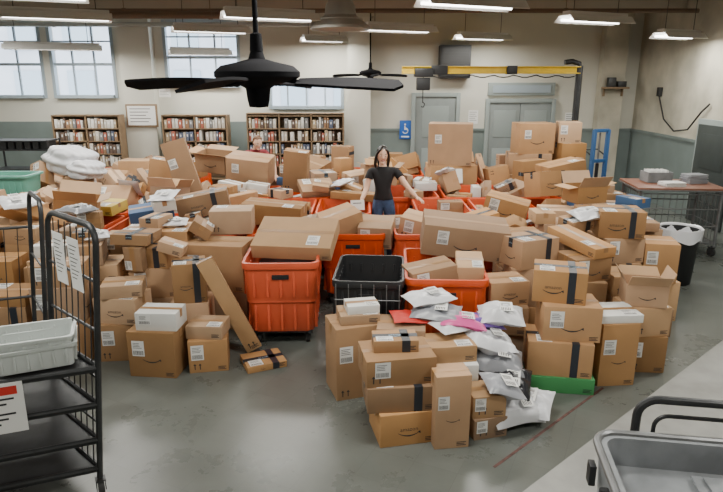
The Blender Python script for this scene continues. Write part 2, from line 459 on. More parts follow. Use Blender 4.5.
# ------------------------------------------------------------------ open cartons
OPEN=[]
def open_key(x,y,z,w,d,h,yaw,rx=0,ry=0):
    R=Matrix.Rotation(yaw*D2R,3,'Z')@Matrix.Rotation(rx*D2R,3,'X')@Matrix.Rotation(ry*D2R,3,'Y')
    ext=abs(R[2][0])*w/2+abs(R[2][1])*d/2+abs(R[2][2])*h/2
    c=(x,y,z+ext); addpass(c,(w,d,h),R=R)
    OPEN.append((Matrix.Translation(c)@R.to_4x4(),w,d,h))
def make_open(mw,w,d,h,k):
    t=.006; b=MB()
    b.box((0,0,-h/2+t/2),(w,d,t),0)
    for s in(-1,1): b.box((s*(w/2-t/2),0,0),(t,d,h),0); b.box((0,s*(d/2-t/2),0),(w-2*t,t,h),0)
    b.flat(SM,(0,-d/2-.001,-.05*h),(1,0,0),(0,0,1),min(w*.4,h*.8),1)
    o=obj('cardboard_box',b.mesh('open_carton',['card','ink']),mw=mw,label='opened brown carton with its top flaps sticking up',cat='box',group='shipping cartons heaped over the hampers')
    r=random.Random(k)
    for s in(-1,1):
        for ax in(0,1):
            a=r.uniform(15,100)*D2R; f=MB()
            if ax==0:
                L=d*.48; f.box((0,s*L/2,0),(w-.01,L,.005),0); obj('flap',f.mesh('flap',['card2']),(0,s*d/2,h/2),(s*(math.pi/2-a),0,0),parent=o)
            else:
                L=d*.40; f.box((s*L/2,0,0),(L,d-.01,.005),0); obj('flap',f.mesh('flap',['card2']),(s*w/2,0,h/2),(0,-s*(math.pi/2-a),0),parent=o)
open_key(-3.35,6.95,.88,.46,.34,.26,15,6,8)
open_key(-2.6,8.05,.88,.42,.30,.22,-20,-8,0)
open_key(-2.3,9.45,1.1,.5,.36,.28,-15,8,4)
open_key(.3,9.35,.90,.46,.34,.26,12,-5,9)
open_key(2.5,5.03,.60,.34,.30,.2,-12)
open_key(2.70,7.18,1.09,.40,.32,.2,15)

# ------------------------------------------------------------------ hampers
TW,TD=.70,1.0
def tub_mesh(w,d,matn,ribs=True):
    b=MB(); L=[(.86,.84,.14),(.88,.86,.16),(.93,.92,.45),(.955,.95,.46),(.955,.95,.50),(.965,.96,.51),(.985,.985,.79),(1.03,1.02,.80),(1.04,1.03,.83),(1.03,1.02,.86),(.96,.965,.86),(.95,.955,.80),(.85,.84,.18)]
    b.rings([rrect(w*a,d*c,.07 if a>.87 else .06,z) for a,c,z in L],0)
    if ribs:
        for sy in(-1,1):
            for k in range(5):
                x=(-.36+.18*k)*w
                R=Matrix.Rotation(sy*3.4*D2R,3,'X')
                b.box((x,sy*d*.452,.30),(.025,.03,.26),0,R,.006); b.box((x,sy*d*.485,.65),(.022,.025,.26),0,R,.006)
        for sx in(-1,1):
            for k in range(7):
                y=(-.38+.127*k)*d
                R=Matrix.Rotation(-sx*4*D2R,3,'Y')
                b.box((sx*w*.45,y,.30),(.03,.025,.26),0,R,.006); b.box((sx*w*.485,y,.65),(.025,.022,.26),0,R,.006)
        for sy in(-1,1): b.box((0,sy*d*.497,.72),(.16,.012,.045),1,None,.004)
    return b.mesh('hamper_tub',[matn,'blackp'])
TUB=tub_mesh(TW,TD,'orange'); 
b=MB(); b.box((0,0,.62),(TW*.86,TD*.88,.03),0,bev=.01); PLAT=b.mesh('hamper_platform',['blackp'])
b=MB(); b.box((0,0,.125),(TW*.8,TD*.8,.03),0,bev=.006)
for sx in(-1,1): b.box((sx*TW*.38,0,.13),(.04,TD*.84,.04),0,bev=.006)
BASE=b.mesh('hamper_base',['dkmetal'])
b=MB(); b.cyl((-.018,0,.05),(.018,0,.05),.05,seg=16,mi=1); b.box((-.026,0,.07),(.005,.04,.07),0); b.box((.026,0,.07),(.005,.04,.07),0); b.box((0,0,.107),(.06,.06,.008),0)
CAST=b.mesh('caster_mesh',['dkmetal','rubber'])
def hamper(x,y,yaw,label='orange plastic rolling hamper overflowing with cardboard boxes'):
    h=obj('rolling_hamper',TUB,(x,y,0),(0,0,yaw),label=label,cat='bin',group='orange mail hampers')
    obj('platform',PLAT,parent=h)
    obj('base_frame',BASE,parent=h)
    for sx in(-1,1):
        for sy in(-1,1): obj('caster',CAST,(sx*TW*.34,sy*TD*.34,0),parent=h)
    addpass((x,y,.32),(TW*.92,TD*.94,.64),yaw)
    R=Matrix.Rotation(yaw,3,'Z')
    for dx,dy,sx,sy in((TW*.5,0,.05,TD*1.03),(-TW*.5,0,.05,TD*1.03),(0,TD*.5,TW*1.03,.05),(0,-TD*.5,TW*1.03,.05)):
        p=R@Vector((dx,dy,0)); 
        o=mkobb((x+p.x,y+p.y,.75),R,(sx/2,sy/2,.23/2)); OBB.append(o); PASS.append(o)
BINS=[]
def addbin(x,y,yaw=None,**k):
    yaw=rng.uniform(-2,2)*D2R if yaw is None else yaw
    hamper(x,y,yaw,**k); BINS.append((x,y))
addbin(-.78,5.85,2*D2R,label='orange ribbed plastic hamper on casters at the edge of the heap')
addbin(.76,5.36,-3*D2R,label='orange ribbed plastic hamper beside the black bin')
for x in(-3.35,-2.55,-1.75,-.92,-.1,.72,1.52): addbin(x,6.93)
for x in(-3.4,-2.6,-1.8,-1.0,-.24,1.08,1.88,2.68): addbin(x,8.03,0.)
for i in range(11): addbin(-4.9+.81*i,9.12)
for y in(10.2,11.28):
    for i in range(11):
        x=-4.9+.81*i
        if abs(x+1.85)<.75: continue
        addbin(x,y)
addpass((.30,8.0,.8),(.42,.40,1.6))
addpass((.30,7.75,1.12),(1.1,.55,.34))
addpass((-1.85,10.45,.75),(.7,.9,1.5))
bb=tub_mesh(.60,.80,'blackp')
bo=obj('rolling_bin',bb,(.08,5.22,0),(0,0,-4*D2R),label='black open plastic bin on casters, nearly empty inside',cat='bin')
b=MB(); 
for k in range(6): b.tube([(-.27+.108*k,-.41,.30),(-.27+.108*k,-.425,.84)],.005,6)
for z in(.4,.55,.7): b.tube([(-.28,-.425,z),(.28,-.425,z)],.005,6)
obj('wire_guard',b.mesh('wire_guard',['grmetal']),parent=bo)
for sx in(-1,1):
    for sy in(-1,1): obj('caster',CAST,(sx*.2,sy*.28,0),parent=bo)
b=MB(); b.box((0,0,.125),(.5,.66,.03),0,bev=.006); obj('base_frame',b.mesh('base',['dkmetal']),parent=bo)
addpass((.08,5.22,.2),(.5,.68,.4))
for dx,dy,sx,sy in((.30,0,.04,.8),(-.30,0,.04,.8),(0,.4,.6,.04),(0,-.4,.6,.04)): addpass((.08+dx,5.22+dy,.45),(sx,sy,.82))
key(.12,5.32,.42,.34,.26,.2,20,2)

# ------------------------------------------------------------------ filler boxes
SIZES=[(.30,.22,.12),(.33,.25,.2),(.40,.30,.22),(.42,.32,.28),(.46,.36,.26),(.52,.38,.30),(.55,.40,.22),(.60,.42,.34),(.38,.36,.34),(.62,.30,.14),(.72,.24,.10),(.50,.35,.10),(.24,.18,.10)]
STY=[0,0,0,0,0,0,7,7,7,7,1,1,1,2,2,4,3,0]
FILL=[]
def tryfill(x,y,ground,hmax,tilt=15,flat=False):
    w,d,h=rng.choice(SIZES); st=rng.choice(STY)
    if rng.random()<.015: st=8
    if st in(3,8): w,d,h=.33,.25,.12
    yaw=rng.uniform(0,360) if rng.random()<.5 else rng.choice([0,90,180,270])+rng.gauss(0,14)
    rx=rng.gauss(0,tilt); ry=rng.gauss(0,tilt)
    if not flat and rng.random()<.28: rx+=rng.choice([-1,1])*rng.uniform(40,90)
    R=Matrix.Rotation(yaw*D2R,3,'Z')@Matrix.Rotation(rx*D2R,3,'X')@Matrix.Rotation(ry*D2R,3,'Y')
    ext=abs(R[2][0])*w/2+abs(R[2][1])*d/2+abs(R[2][2])*h/2
    z=ground+ext+.004
    while z+ext<=hmax:
        o=mkobb((x,y,z),R,(w/2,d/2,h/2))
        if not any(overlap(o,p) for p in OBB):
            OBB.append(o); FILL.append([o,w,d,h,st]); return True
        z+=.03
    return False
for (bx,by) in BINS:
    if by<6: hm=1.0; n=3
    elif by<7.5: hm=1.22; n=7
    elif by<8.5: hm=1.32; n=7
    elif by<9.6: hm=1.42; n=6
    elif by<10.7: hm=1.5; n=5
    else: hm=1.52; n=4
    if by<6 and bx>0: hm=.98; n=4
    if 6.5<by<8.5 and -.5<bx<1.3: hm=1.02; n=7
    if 6.5<by<7.5 and bx>1.3: hm=1.12
    if 7.5<by<8.5 and (1.3<bx<2.2 or -2.1<bx<-.5): hm=1.08; n=6
    if 8.6<by<9.6 and .2<bx<2.5: hm=1.2; n=6
    got=0
    for t in range(44):
        if got>=n: break
        x=bx+rng.uniform(-.36,.36); y=by+rng.uniform(-.5,.5)
        if by<6: x=bx+rng.uniform(-.22,.22); y=by+rng.uniform(-.3,.3)
        if tryfill(x,y,.64,hm+rng.uniform(-.12,.08)): got+=1
def zone(x0,x1,y0,y1,g,hm,n,tr):
    got=0
    for t in range(tr):
        if got>=n: break
        if tryfill(rng.uniform(x0,x1),rng.uniform(y0,y1),g,hm,tilt=8): got+=1
zone(-4.0,-1.7,5.5,6.4,.7,1.25,16,120)
zone(-4.6,-3.8,6.5,7.7,.9,1.3,8,60)
zone(1.6,3.1,5.6,7.2,.7,1.22,14,120)
zone(3.0,3.5,7.4,8.8,.9,1.25,5,40)
zone(-3.2,-2.4,4.95,5.5,.5,.95,3,40)

def settle(frames=40):
    tmp=[]
    def cube(o):
        me=bpy.data.meshes.new('p'); e=o[2]
        vs=[(sx*e[0],sy*e[1],sz*e[2]) for sx in(-1,1) for sy in(-1,1) for sz in(-1,1)]
        me.from_pydata(vs,[],[[0,1,3,2],[4,6,7,5],[0,4,5,1],[2,3,7,6],[0,2,6,4],[1,5,7,3]])
        ob=bpy.data.objects.new('p',me); COL.objects.link(ob)
        ob.matrix_world=Matrix.Translation(o[0].tolist())@Matrix(o[1].tolist()).to_4x4(); tmp.append(ob); return ob
    fl=cube(mkobb((0,7,-.5),Matrix.Identity(3),(12,12,.5)))
    ps=[fl]+[cube(p) for p in PASS]; ac=[cube(f[0]) for f in FILL]
    bpy.ops.rigidbody.world_add()
    w=SC.rigidbody_world; w.substeps_per_frame=10; w.solver_iterations=20
    for lst,ty in((ps,'PASSIVE'),(ac,'ACTIVE')):
        bpy.ops.object.select_all(action='DESELECT')
        for o in lst: o.select_set(True)
        bpy.context.view_layer.objects.active=lst[0]
        bpy.ops.rigidbody.objects_add(type=ty)
        for o in lst:
            o.rigid_body.collision_shape='BOX'; o.rigid_body.friction=.95; o.rigid_body.restitution=0
            if ty=='ACTIVE': o.rigid_body.mass=3; o.rigid_body.linear_damping=.3; o.rigid_body.angular_damping=.5
    for f in range(1,frames+1): SC.frame_set(f)
    dg=bpy.context.evaluated_depsgraph_get()
    res=[o.evaluated_get(dg).matrix_world.copy() for o in ac]
    bpy.ops.object.select_all(action='DESELECT')
    for o in tmp: o.select_set(True)
    bpy.context.view_layer.objects.active=tmp[0]
    bpy.ops.rigidbody.objects_remove(); bpy.ops.rigidbody.world_remove()
    for o in tmp:
        me=o.data; bpy.data.objects.remove(o); bpy.data.meshes.remove(me)
    SC.frame_set(1)
    return res
try:
    RES=settle()
except Exception as ex:
    print('SETTLE FAILED',ex)
    RES=[Matrix.Translation(f[0][0].tolist())@Matrix(f[0][1].tolist()).to_4x4() for f in FILL]
for mwv,w,d,h,st,lb,vr in KEY: place_carton(mwv,w,d,h,st,lb,vr)
for i,(mwv,w,d,h) in enumerate(OPEN): make_open(mwv,w,d,h,i+3)
for i,(f,mwv) in enumerate(zip(FILL,RES)):
    p=mwv.translation
    if p.z<.02 or p.y<4.5 or p.z>2 or (abs(p.x+.3)<1.0 and p.y<5.3 and p.z<.3): continue
    if p.x<-1.9 and p.y<4.75: continue
    if p.x>3.5 and p.y<8.9: continue
    if p.z<.35 and p.y<6.0: continue
    mwv=Matrix.LocRotScale(p,mwv.to_quaternion(),None)
    place_carton(mwv,f[1],f[2],f[3],f[4],var=i%3)

# ------------------------------------------------------------------ mailers and bags
def mailer(w,d,t,seed):
    r=random.Random(seed); n,m=16,12; b=MB(); vs=[];fs=[]
    ph=[r.uniform(0,6) for _ in range(6)]
    for s in(1,-1):
        for j in range(m+1):
            for i in range(n+1):
                u=-1+2*i/n; v=-1+2*j/m
                k=max(0,(1-abs(u)**3))*max(0,(1-abs(v)**3))
                z=s*t/2*k**.6*(1+.25*math.sin(5*u+ph[0])*math.cos(4*v+ph[1]))+.10*t*math.sin(3*u+ph[2])+.12*t*math.sin(9*v+ph[3]+2*u)*k+.06*t*math.sin(14*u+6*v+ph[4])*k
                vs.append((u*w/2*(1-.03*math.cos(2*v)),v*d/2*(1-.04*math.cos(2*u)),z))
    for s in range(2):
        o=s*(n+1)*(m+1)
        for j in range(m):
            for i in range(n):
                a=o+j*(n+1)+i; q=[a,a+1,a+n+2,a+n+1]; fs.append(q if s==0 else q[::-1])
    b.add(vs,fs); return b
def put_mailer(x,y,z,w,d,t,mt,yaw,rx,ry,label,R=None,group='plastic mailers on the front pile'):
    if R is None: R=Matrix.Rotation(yaw*D2R,3,'Z')@Matrix.Rotation(rx*D2R,3,'X')@Matrix.Rotation(ry*D2R,3,'Y')
    b=mailer(w,d,t,int(abs(x)*100+y*31+z*7)); me=b.mesh('mailer',[mt],60)
    o=obj('poly_mailer',me,mw=Matrix.Translation((x,y,z))@R.to_4x4(),label=label,cat='package',group=group)
    l=MB(); l.rect((w*.1,0,t*.66),(1,0,0),(0,1,0),-.05,-.07,.05,.07,0)
    for k in range(6): l.rect((w*.1,0,t*.66+.001),(1,0,0),(0,1,0),-.04+.013*k,-.06,-.034+.013*k,-.02,1)
    for k in range(3): l.rect((w*.1,0,t*.66+.001),(1,0,0),(0,1,0),-.04,.01+.015*k,.03,.016+.015*k,1)
    obj('shipping_label',l.mesh('lab',['label','ink']),parent=o)
bpy.context.view_layer.update()
dg=bpy.context.evaluated_depsgraph_get()
MT=[('poly','white plastic mailer lying on the cardboard heap'),('polyg','grey plastic mailer lying on the cardboard heap'),('poly','white plastic mailer lying on the cardboard heap')]
for k,(x,y) in enumerate(((-3.6,6.2),(-2.9,6.0),(-2.3,6.9),(-3.2,8.2),(-1.4,8.1),(-.6,7.0),(-.3,8.7),(1.6,8.0),(2.2,7.6),(1.3,9.2),(2.0,9.3),(-2.0,6.3),(-3.9,9.3),(-3.0,9.9),(.1,9.9),(2.4,6.2),(2.9,8.0),(-4.3,7.0),(-1.3,6.9),(.95,7.0),(-2.6,5.7))):
    hit,loc,nrm,_,ho,_=SC.ray_cast(dg,Vector((x,y,2.2)),Vector((0,0,-1)))
    if not hit or loc.z<.5: continue
    if nrm.z<.6: nrm=Vector((nrm.x*.4,nrm.y*.4,1)).normalized()
    q=nrm.to_track_quat('Z','Y').to_matrix()@Matrix.Rotation(rng.uniform(0,6.28),3,'Z')
    mt,lb=MT[k%3]; t=rng.uniform(.05,.09)
    p=loc+nrm*(t*.45)
    put_mailer(p.x,p.y,p.z,rng.uniform(.30,.40),rng.uniform(.22,.30),t,mt,0,0,0,lb,R=q,group='plastic mailers over the heap')
put_mailer(.42,4.50,.67,.36,.26,.05,'red',8,0,3,'flat red mailer lying on top of the front pile')
put_mailer(.60,4.50,.71,.40,.28,.09,'polyg',-12,6,0,'grey plastic mailer draped over boxes')
put_mailer(.55,4.62,.79,.38,.28,.09,'poly',20,0,-4,'white plastic mailer on top of the front pile')
put_mailer(.80,4.42,.67,.36,.26,.08,'pink',-5,0,6,'pink printed mailer on the front pile')
put_mailer(.96,4.50,.63,.34,.26,.09,'purple',15,0,10,'purple printed mailer on the front pile')
put_mailer(.72,4.38,.65,.34,.24,.06,'poly',30,4,0,'white plastic mailer between coloured mailers')
put_mailer(1.0,4.36,.53,.40,.30,.14,'poly',10,8,14,'white plastic mailer sliding off the front pile')
put_mailer(1.05,4.28,.40,.42,.32,.15,'polyg',-10,12,10,'grey plastic mailer stuffed between boxes')
put_mailer(1.10,4.12,.30,.38,.30,.12,'polyk',-15,28,10,'black plastic mailer leaning on white ones')
put_mailer(1.14,4.02,.15,.44,.32,.16,'poly',20,32,8,'white plastic mailer slumped on the floor')
put_mailer(1.28,4.12,.11,.36,.30,.15,'poly',-25,18,-14,'white plastic mailer lying on the floor')
put_mailer(1.02,3.92,.37,.3,.24,.09,'polyg',10,10,16,'grey plastic mailer over small cartons')
put_mailer(1.12,4.50,.69,.36,.28,.12,'poly',-8,10,0,'white plastic mailer heaped against the hamper')
put_mailer(.24,5.08,.66,.3,.26,.08,'poly',30,20,10,'white plastic mailer in the black bin')
def lump(name,c,s,mt,label,seed,cat='bag'):
    bm=bmesh.new(); bmesh.ops.create_icosphere(bm,subdivisions=5,radius=1)
    r=random.Random(seed); ph=[r.uniform(0,6) for _ in range(6)]
    for v in bm.verts:
        p=v.co; k=1+.10*math.sin(4*p.x+ph[0])*math.cos(5*p.y+ph[1])+.07*math.sin(9*p.z+ph[2]+3*p.x)+.06*abs(math.sin(13*p.y+ph[3]+3*p.x))+.03*abs(math.sin(21*p.x+11*p.z))
        v.co=Vector((p.x*s[0]*k,p.y*s[1]*k,max(p.z,-.7)*s[2]*k))
    me=bpy.data.meshes.new(name); bm.to_mesh(me); bm.free(); me.materials.append(M[mt])
    for p in me.polygons: p.use_smooth=True
    return obj(name,me,c,label=label,cat=cat)
def topz(x,y,fallback):
    hit,loc,nrm,_,_,_=SC.ray_cast(dg,Vector((x,y,2.3)),Vector((0,0,-1))); return loc.z if hit else fallback
lump('plastic_sack',(-4.35,9.0,min(1.38,topz(-4.35,9.0,1.2)+.13)),(.36,.28,.22),'poly','crumpled white plastic sack lying on boxes',3)
lump('plastic_sack',(-3.95,8.6,min(1.26,topz(-3.95,8.6,1.1)+.09)),(.26,.2,.14),'poly','crumpled white plastic sack beside a larger one',9)

# ------------------------------------------------------------------ room shell
XL,XR,YF,YB,H=-10.,6.2,-3.,14.,4.05
b=MB(); b.box(((XL+XR)/2,(YF+YB)/2,-.05),(XR-XL,YB-YF,.1)); struct('floor',b,['floor'],'grey-green vinyl tile floor with worn sheen')
b=MB(); b.box(((XL+XR)/2,(YF+YB)/2,H+.05),(XR-XL,YB-YF,.1)); struct('ceiling',b,['ceil'],'dull cream painted ceiling')
wins=[(-8.9,-7.1,2.12,3.75),(-6.95,-5.5,2.12,3.75),(-4.4,-2.7,2.35,3.8),(-2.1,-.4,1.88,2.5)]
b=MB(); x=XL
for (a,c,z0,z1) in wins:
    b.box(((x+a)/2,YB+.15,H/2),(a-x,.3,H)); b.box(((a+c)/2,YB+.15,z0/2),(c-a,.3,z0)); b.box(((a+c)/2,YB+.15,(z1+H)/2),(c-a,.3,H-z1)); x=c
b.box(((x+XR)/2,YB+.15,H/2),(XR-x,.3,H)); struct('wall_back',b,['wall'],'cream painted back wall with high windows')
b=MB(); b.box((XR+.15,(YF+YB)/2,H/2),(.3,YB-YF+.6,H)); struct('wall_right',b,['wallr'],'aged cream side wall with peeling paint')
b=MB(); b.box((XL-.15,(YF+YB)/2,H/2),(.3,YB-YF+.6,H)); struct('wall_left',b,['wall'],'cream painted side wall')
b=MB(); b.box(((XL+XR)/2,YF-.15,H/2),(XR-XL,.3,H)); struct('wall_front',b,['wall'],'cream painted end wall')
for i,(a,c,z0,z1) in enumerate(wins):
    b=MB(); t=.07
    b.box((a+t/2,YB+.05,(z0+z1)/2),(t,.14,z1-z0)); b.box((c-t/2,YB+.05,(z0+z1)/2),(t,.14,z1-z0))
    b.box(((a+c)/2,YB+.05,z1-t/2),(c-a-2*t,.14,t)); b.box(((a+c)/2,YB+.0,z0+t/2),(c-a-2*t,.24,t))
    n=3 if z1-z0>1 else 4
    for k in range(1,n): b.box((a+(c-a)*k/n,YB+.06,(z0+z1)/2),(.035,.05,z1-z0-2*t))
    if z1-z0>1:
        b.box(((a+c)/2,YB+.06,z0+(z1-z0)*.45),(c-a-2*t,.07,.06)); b.box(((a+c)/2,YB+.06,z0+(z1-z0)*.75),(c-a-2*t,.04,.03))
    struct('window_%d'%(i+1),b,['winframe'],'grey-blue framed window with thin mullions')
b=MB(); b.box((-4,26,4),(30,.4,9))
for i in range(12):
    for j in range(3): b.box((-16+i*2.2,25.78,2.2+j*2.2),(1.1,.06,1.4),1)
struct('trim_9',b,['facade','winframe'],'pale stone building outside the windows')
b=MB(); b.box(((-.3+XR)/2,YB-.015,.7),(XR+.3,.03,1.4)); b.box(((-.3+XR)/2,YB-.03,1.42),(XR+.3,.06,.05)); struct('trim_1',b,['wain'],'grey-green wainscot on the back wall')
b=MB(); b.box((XR-.015,8.0,.7),(.03,11.9,1.4)); b.box((XR-.03,8.,1.42),(.06,11.9,.05)); struct('trim_2',b,['wain'],'grey-green wainscot on the side wall')
b=MB(); b.box((-5.3,YB-.015,.8),(9.4,.03,1.6)); struct('trim_3',b,['wain'],'grey-green lower wall paint behind the shelves')
for i,(x,w) in enumerate(((-4.95,.7),(-.05,.5),(5.55,.5))):
    b=MB(); b.box((x,YB-.14,H/2),(w,.28,H)); b.box((x,YB-.16,.1),(w+.06,.34,.2)); b.box((x,YB-.15,H-.12),(w+.1,.36,.2)); struct('trim_%d'%(4+i),b,['wallr' if i==2 else 'wall'],'painted pilaster on the back wall')
b=MB()
for y in(12.4,7.6,3.0): b.box(((XL+XR)/2,y,H-.13),(XR-XL,.35,.26))
struct('trim_7',b,['ceil'],'boxed ceiling beams')
def doorm(w,h,panels):
    b=MB(); b.box((0,0,h/2),(w,.05,h),0,bev=.004)
    for (cx,cz,pw,ph) in panels: b.box((cx,-.03,cz),(pw,.012,ph),1,bev=.004)
    return b
def door(n,x,w,h,panels,double=False):
    b=MB(); t=.09
    b.box((x-w/2-t/2,YB-.05,h/2+t/2),(t,.12,h+t),0,bev=.01); b.box((x+w/2+t/2,YB-.05,h/2+t/2),(t,.12,h+t),0,bev=.01); b.box((x,YB-.05,h+t/2),(w,.12,t),0,bev=.01)
    f=struct('door_%d'%n,b,['trim'],'grey painted door and frame')
    ns=2 if double else 1
    for k in range(ns):
        lw=w/ns; lx=x-w/2+lw*(k+.5)
        o=obj('door_leaf',doorm(lw-.01,h,panels).mesh('leaf',['door','trim']),(lx,YB-.045,0),parent=f)
        kb=MB(); kb.cyl((0,-.03,0),(0,-.07,0),.012,seg=8); kb.lathe([(0,-.02),(.025,-.015),(.03,0),(.025,.015),(0,.02)],(0,-.08,0),12)
        obj('door_knob',kb.mesh('knob',['grmetal']),(lx+(lw/2-.08)*(1 if k==0 else -1),YB-.045,1.0),parent=f)
door(1,1.68,.92,2.15,[(0,1.6,.6,.7),(0,.6,.6,.8)])
door(2,3.60,1.4,2.02,[(0,1.55,.5,.6),(0,.6,.5,.8)],True)
b=MB(); b.box((3.6,YB-.04,2.32),(1.5,.08,.28),0,bev=.01); b.box((3.6,YB-.09,2.32),(1.3,.02,.16),1); struct('trim_8',b,['trim','winframe'],'transom panel above double door')
b=MB()
b.box((XR-.04,10.45,.92),(.1,1.3,1.84),0,bev=.01); f=struct('door_3',b,['trim'],'dark door with grey frame')
b=MB(); b.box((XR-.10,10.45,.88),(.05,1.1,1.74),0,bev=.004); b.box((XR-.13,10.45,1.3),(.01,.7,.6),1,bev=.003); b.box((XR-.13,10.45,.5),(.01,.7,.6),1,bev=.003); obj('door_leaf',b.mesh('leaf',['ddoor','ddoor']),parent=f)

# wall items
b=MB(); b.box((0,0,0),(.26,.015,.42),0,bev=.004)
rg=[(math.cos(i*math.pi/8),math.sin(i*math.pi/8)) for i in range(16)]
b.flat(([(x*.07,y*.07) for x,y in rg]+[(x*.052,y*.052) for x,y in rg],[[i%16,(i+1)%16,16+(i+1)%16,16+i%16] for i in range(9,20)]),(0,-.009,-.02),(1,0,0),(0,0,1),1,1)
b.add([(math.cos(i*math.pi/6)*.02-.005,-.009,math.sin(i*math.pi/6)*.02+.12) for i in range(12)],[list(range(12))],1)
b.rect((0,-.009,0),(1,0,0),(0,0,1),-.02,.0,.0,.09,1); b.rect((0,-.0095,0),(1,0,0),(0,0,1),-.02,.0,.06,.018,1); b.rect((0,-.009,0),(1,0,0),(0,0,1),.045,-.07,.062,.018,1)
b.rect((0,-.009,0),(1,0,0),(0,0,1),-.09,-.17,.09,-.14,1)
quick('accessibility_sign',b,['blue','label'],loc=(1.0,YB-.068,1.42),label='blue wheelchair access sign on the cream wall',cat='sign')
b=MB(); b.box((0,0,0),(.68,.3,.70),0,bev=.02); b.box((0,-.155,0),(.58,.01,.60),1)
for k in range(10): b.box((0,-.165,-.26+.057*k),(.56,.01,.012),0)
quick('wall_speaker',b,['blackp','blackp'],loc=(2.05,YB-.16,2.90),label='black louvred box mounted high on the wall',cat='speaker')
b=MB(); b.box((0,0,0),(.7,.04,.5),0,bev=.005); b.box((0,-.025,0),(.62,.01,.42),1)
for k in range(5): b.rect((0,-.031,0),(1,0,0),(0,0,1),-.26,.14-.07*k,.2-.05*(k%3),.155-.07*k,2)
quick('notice_board',b,['wood','label','ink'],loc=(-4.9,YB-.31,1.75),label='framed white notice board on a pilaster',cat='sign')
for x,z,w,h in((-4.45,2.25,.26,.22),(2.55,1.7,.22,.3),(4.75,1.65,.2,.3)):
    b=MB(); b.box((0,0,0),(w,.008,h),0)
    for k in range(5): b.rect((0,-.0045,0),(1,0,0),(0,0,1),-w*.4,h*(.35-.15*k),w*.35-.03*(k%2),h*(.38-.15*k),1)
    quick('paper_notice',b,['label','ink'],loc=(x,YB-.005,z),label='white paper notice taped to the wall',cat='sign')
b=MB(); b.box((0,0,0),(.5,.3,.04),0,bev=.005); b.box((-.1,0,.12),(.16,.14,.2),1,bev=.01); b.box((.12,0,.08),(.18,.16,.12),1,bev=.01); b.box((-.2,.1,-.1),(.03,.06,.16),0); b.box((.2,.1,-.1),(.03,.06,.16),0)
quick('wall_shelf',b,['wood','dkmetal'],loc=(5.55,YB-.43,2.35),label='small wooden wall shelf carrying dark equipment',cat='shelf')
b=MB(); b.tube([(XR-.04,12.8,2.2),(XR-.08,12.4,1.75),(XR-.1,11.9,1.55),(XR-.1,11.4,1.62),(XR-.06,11.1,1.95),(XR-.04,10.9,2.1)],.016,8)
b.box((XR-.04,12.8,2.28),(.07,.12,.18),0,bev=.01)
quick('power_cable',b,['cord'],label='black power cable drooping along the side wall',cat='cable')
def pipe(pts,r,mt,label):
    b=MB(); b.tube(pts,r,10)
    p=Vector(pts[0]);q=Vector(pts[1])
    for t in(.1,.35,.6,.85):
        c=p.lerp(q,t); b.cyl(c,c+Vector((0,0,H-.003-c.z)),.006,seg=6); b.cyl(c-(q-p).normalized()*.03,c+(q-p).normalized()*.03,r*1.2,seg=10)
    quick('conduit_pipe',b,[mt],label=label,cat='pipe')
pipe([(-9.9,13.62,3.66),(-.4,13.62,3.66)],.05,'duct','long painted pipe hung below the ceiling')
pipe([(-9.9,11.6,3.72),(6.1,11.6,3.72)],.04,'brownpipe','dark brown pipe hung below the ceiling')
pipe([(-9.9,10.6,3.55),(-1.2,10.6,3.55)],.06,'brownpipe','thick dark brown pipe hung below the ceiling')

# ------------------------------------------------------------------ light fixtures
def fixture(x,y,z,L=1.2,pw=62,yaw=24):
    b=MB(); w=.42
    prof=[(-w/2,0),(-.12,.10),(.12,.10),(w/2,0),(w/2-.01,-.004),(.11,.085),(-.11,.085),(-w/2+.01,-.004)]
    vs=[(-L/2,p[0],p[1]) for p in prof]+[(L/2,p[0],p[1]) for p in prof]
    n=len(prof); fs=[[i,(i+1)%n,n+(i+1)%n,n+i] for i in range(n)]
    fs+=[[0,1,6,7],[1,2,5,6],[2,3,4,5]]+[[n+q for q in f] for f in([0,7,6,1],[1,6,5,2],[2,5,4,3])]
    b.add(vs,fs); b.box((0,0,.12),(L*.96,.14,.05),0,bev=.005)
    o=obj('fluorescent_light',b.mesh('housing',['lampw']),(x,y,z),(0,0,yaw*D2R),label='white hanging fluorescent light fixture, switched on',cat='ceiling light',group='hanging fluorescent fixtures')
    for dy in(-.09,.09):
        t=MB(); t.cyl((-L*.47,dy,.03),(L*.47,dy,.03),.019,seg=10); obj('light_tube',t.mesh('tube',['tube']),parent=o)
    for dx in(-L*.36,L*.36):
        r=MB(); r.cyl((dx,0,.14),(dx,0,H-z-.004),.006,seg=6)
        obj('hanger_rod',r.mesh('rod',['dkmetal']),parent=o)
    ld=bpy.data.lights.new('fixture_lamp','AREA'); ld.shape='RECTANGLE'; ld.size=L*.95; ld.size_y=.38; ld.energy=pw; ld.color=(1,.975,.90)
    lo=bpy.data.objects.new('fixture_lamp',ld); COL.objects.link(lo); lo.parent=o; lo.location=(0,0,-.006)
FX=[(1.26,7.3,3.3,1.3),(-1.24,8.7,3.3,1.3),(.65,10.8,3.3,1.3),(3.37,9.2,3.3,1.15),(-.78,13.2,3.28,.95),(2.46,12.85,3.3,1.2),(5.45,10.9,3.2,.95),(-2.6,11,3.3,1.3),(-3.35,13.1,3.02,1.25),(-4.15,8.7,3.3,1.4),(-6.2,12.7,3.1,1.8),(-7.1,11.2,3.28,1.2),(-3.35,6.5,3.3,1.1)]
for x,y,z,L in FX: fixture(x,y,z,L,pw=61)
for x,y in((3.8,5.5),(.2,3.6),(3.2,2.0),(-3.2,3.2),(-6.8,6.5),(-1,.3)): fixture(x,y,3.3,1.2,pw=74)

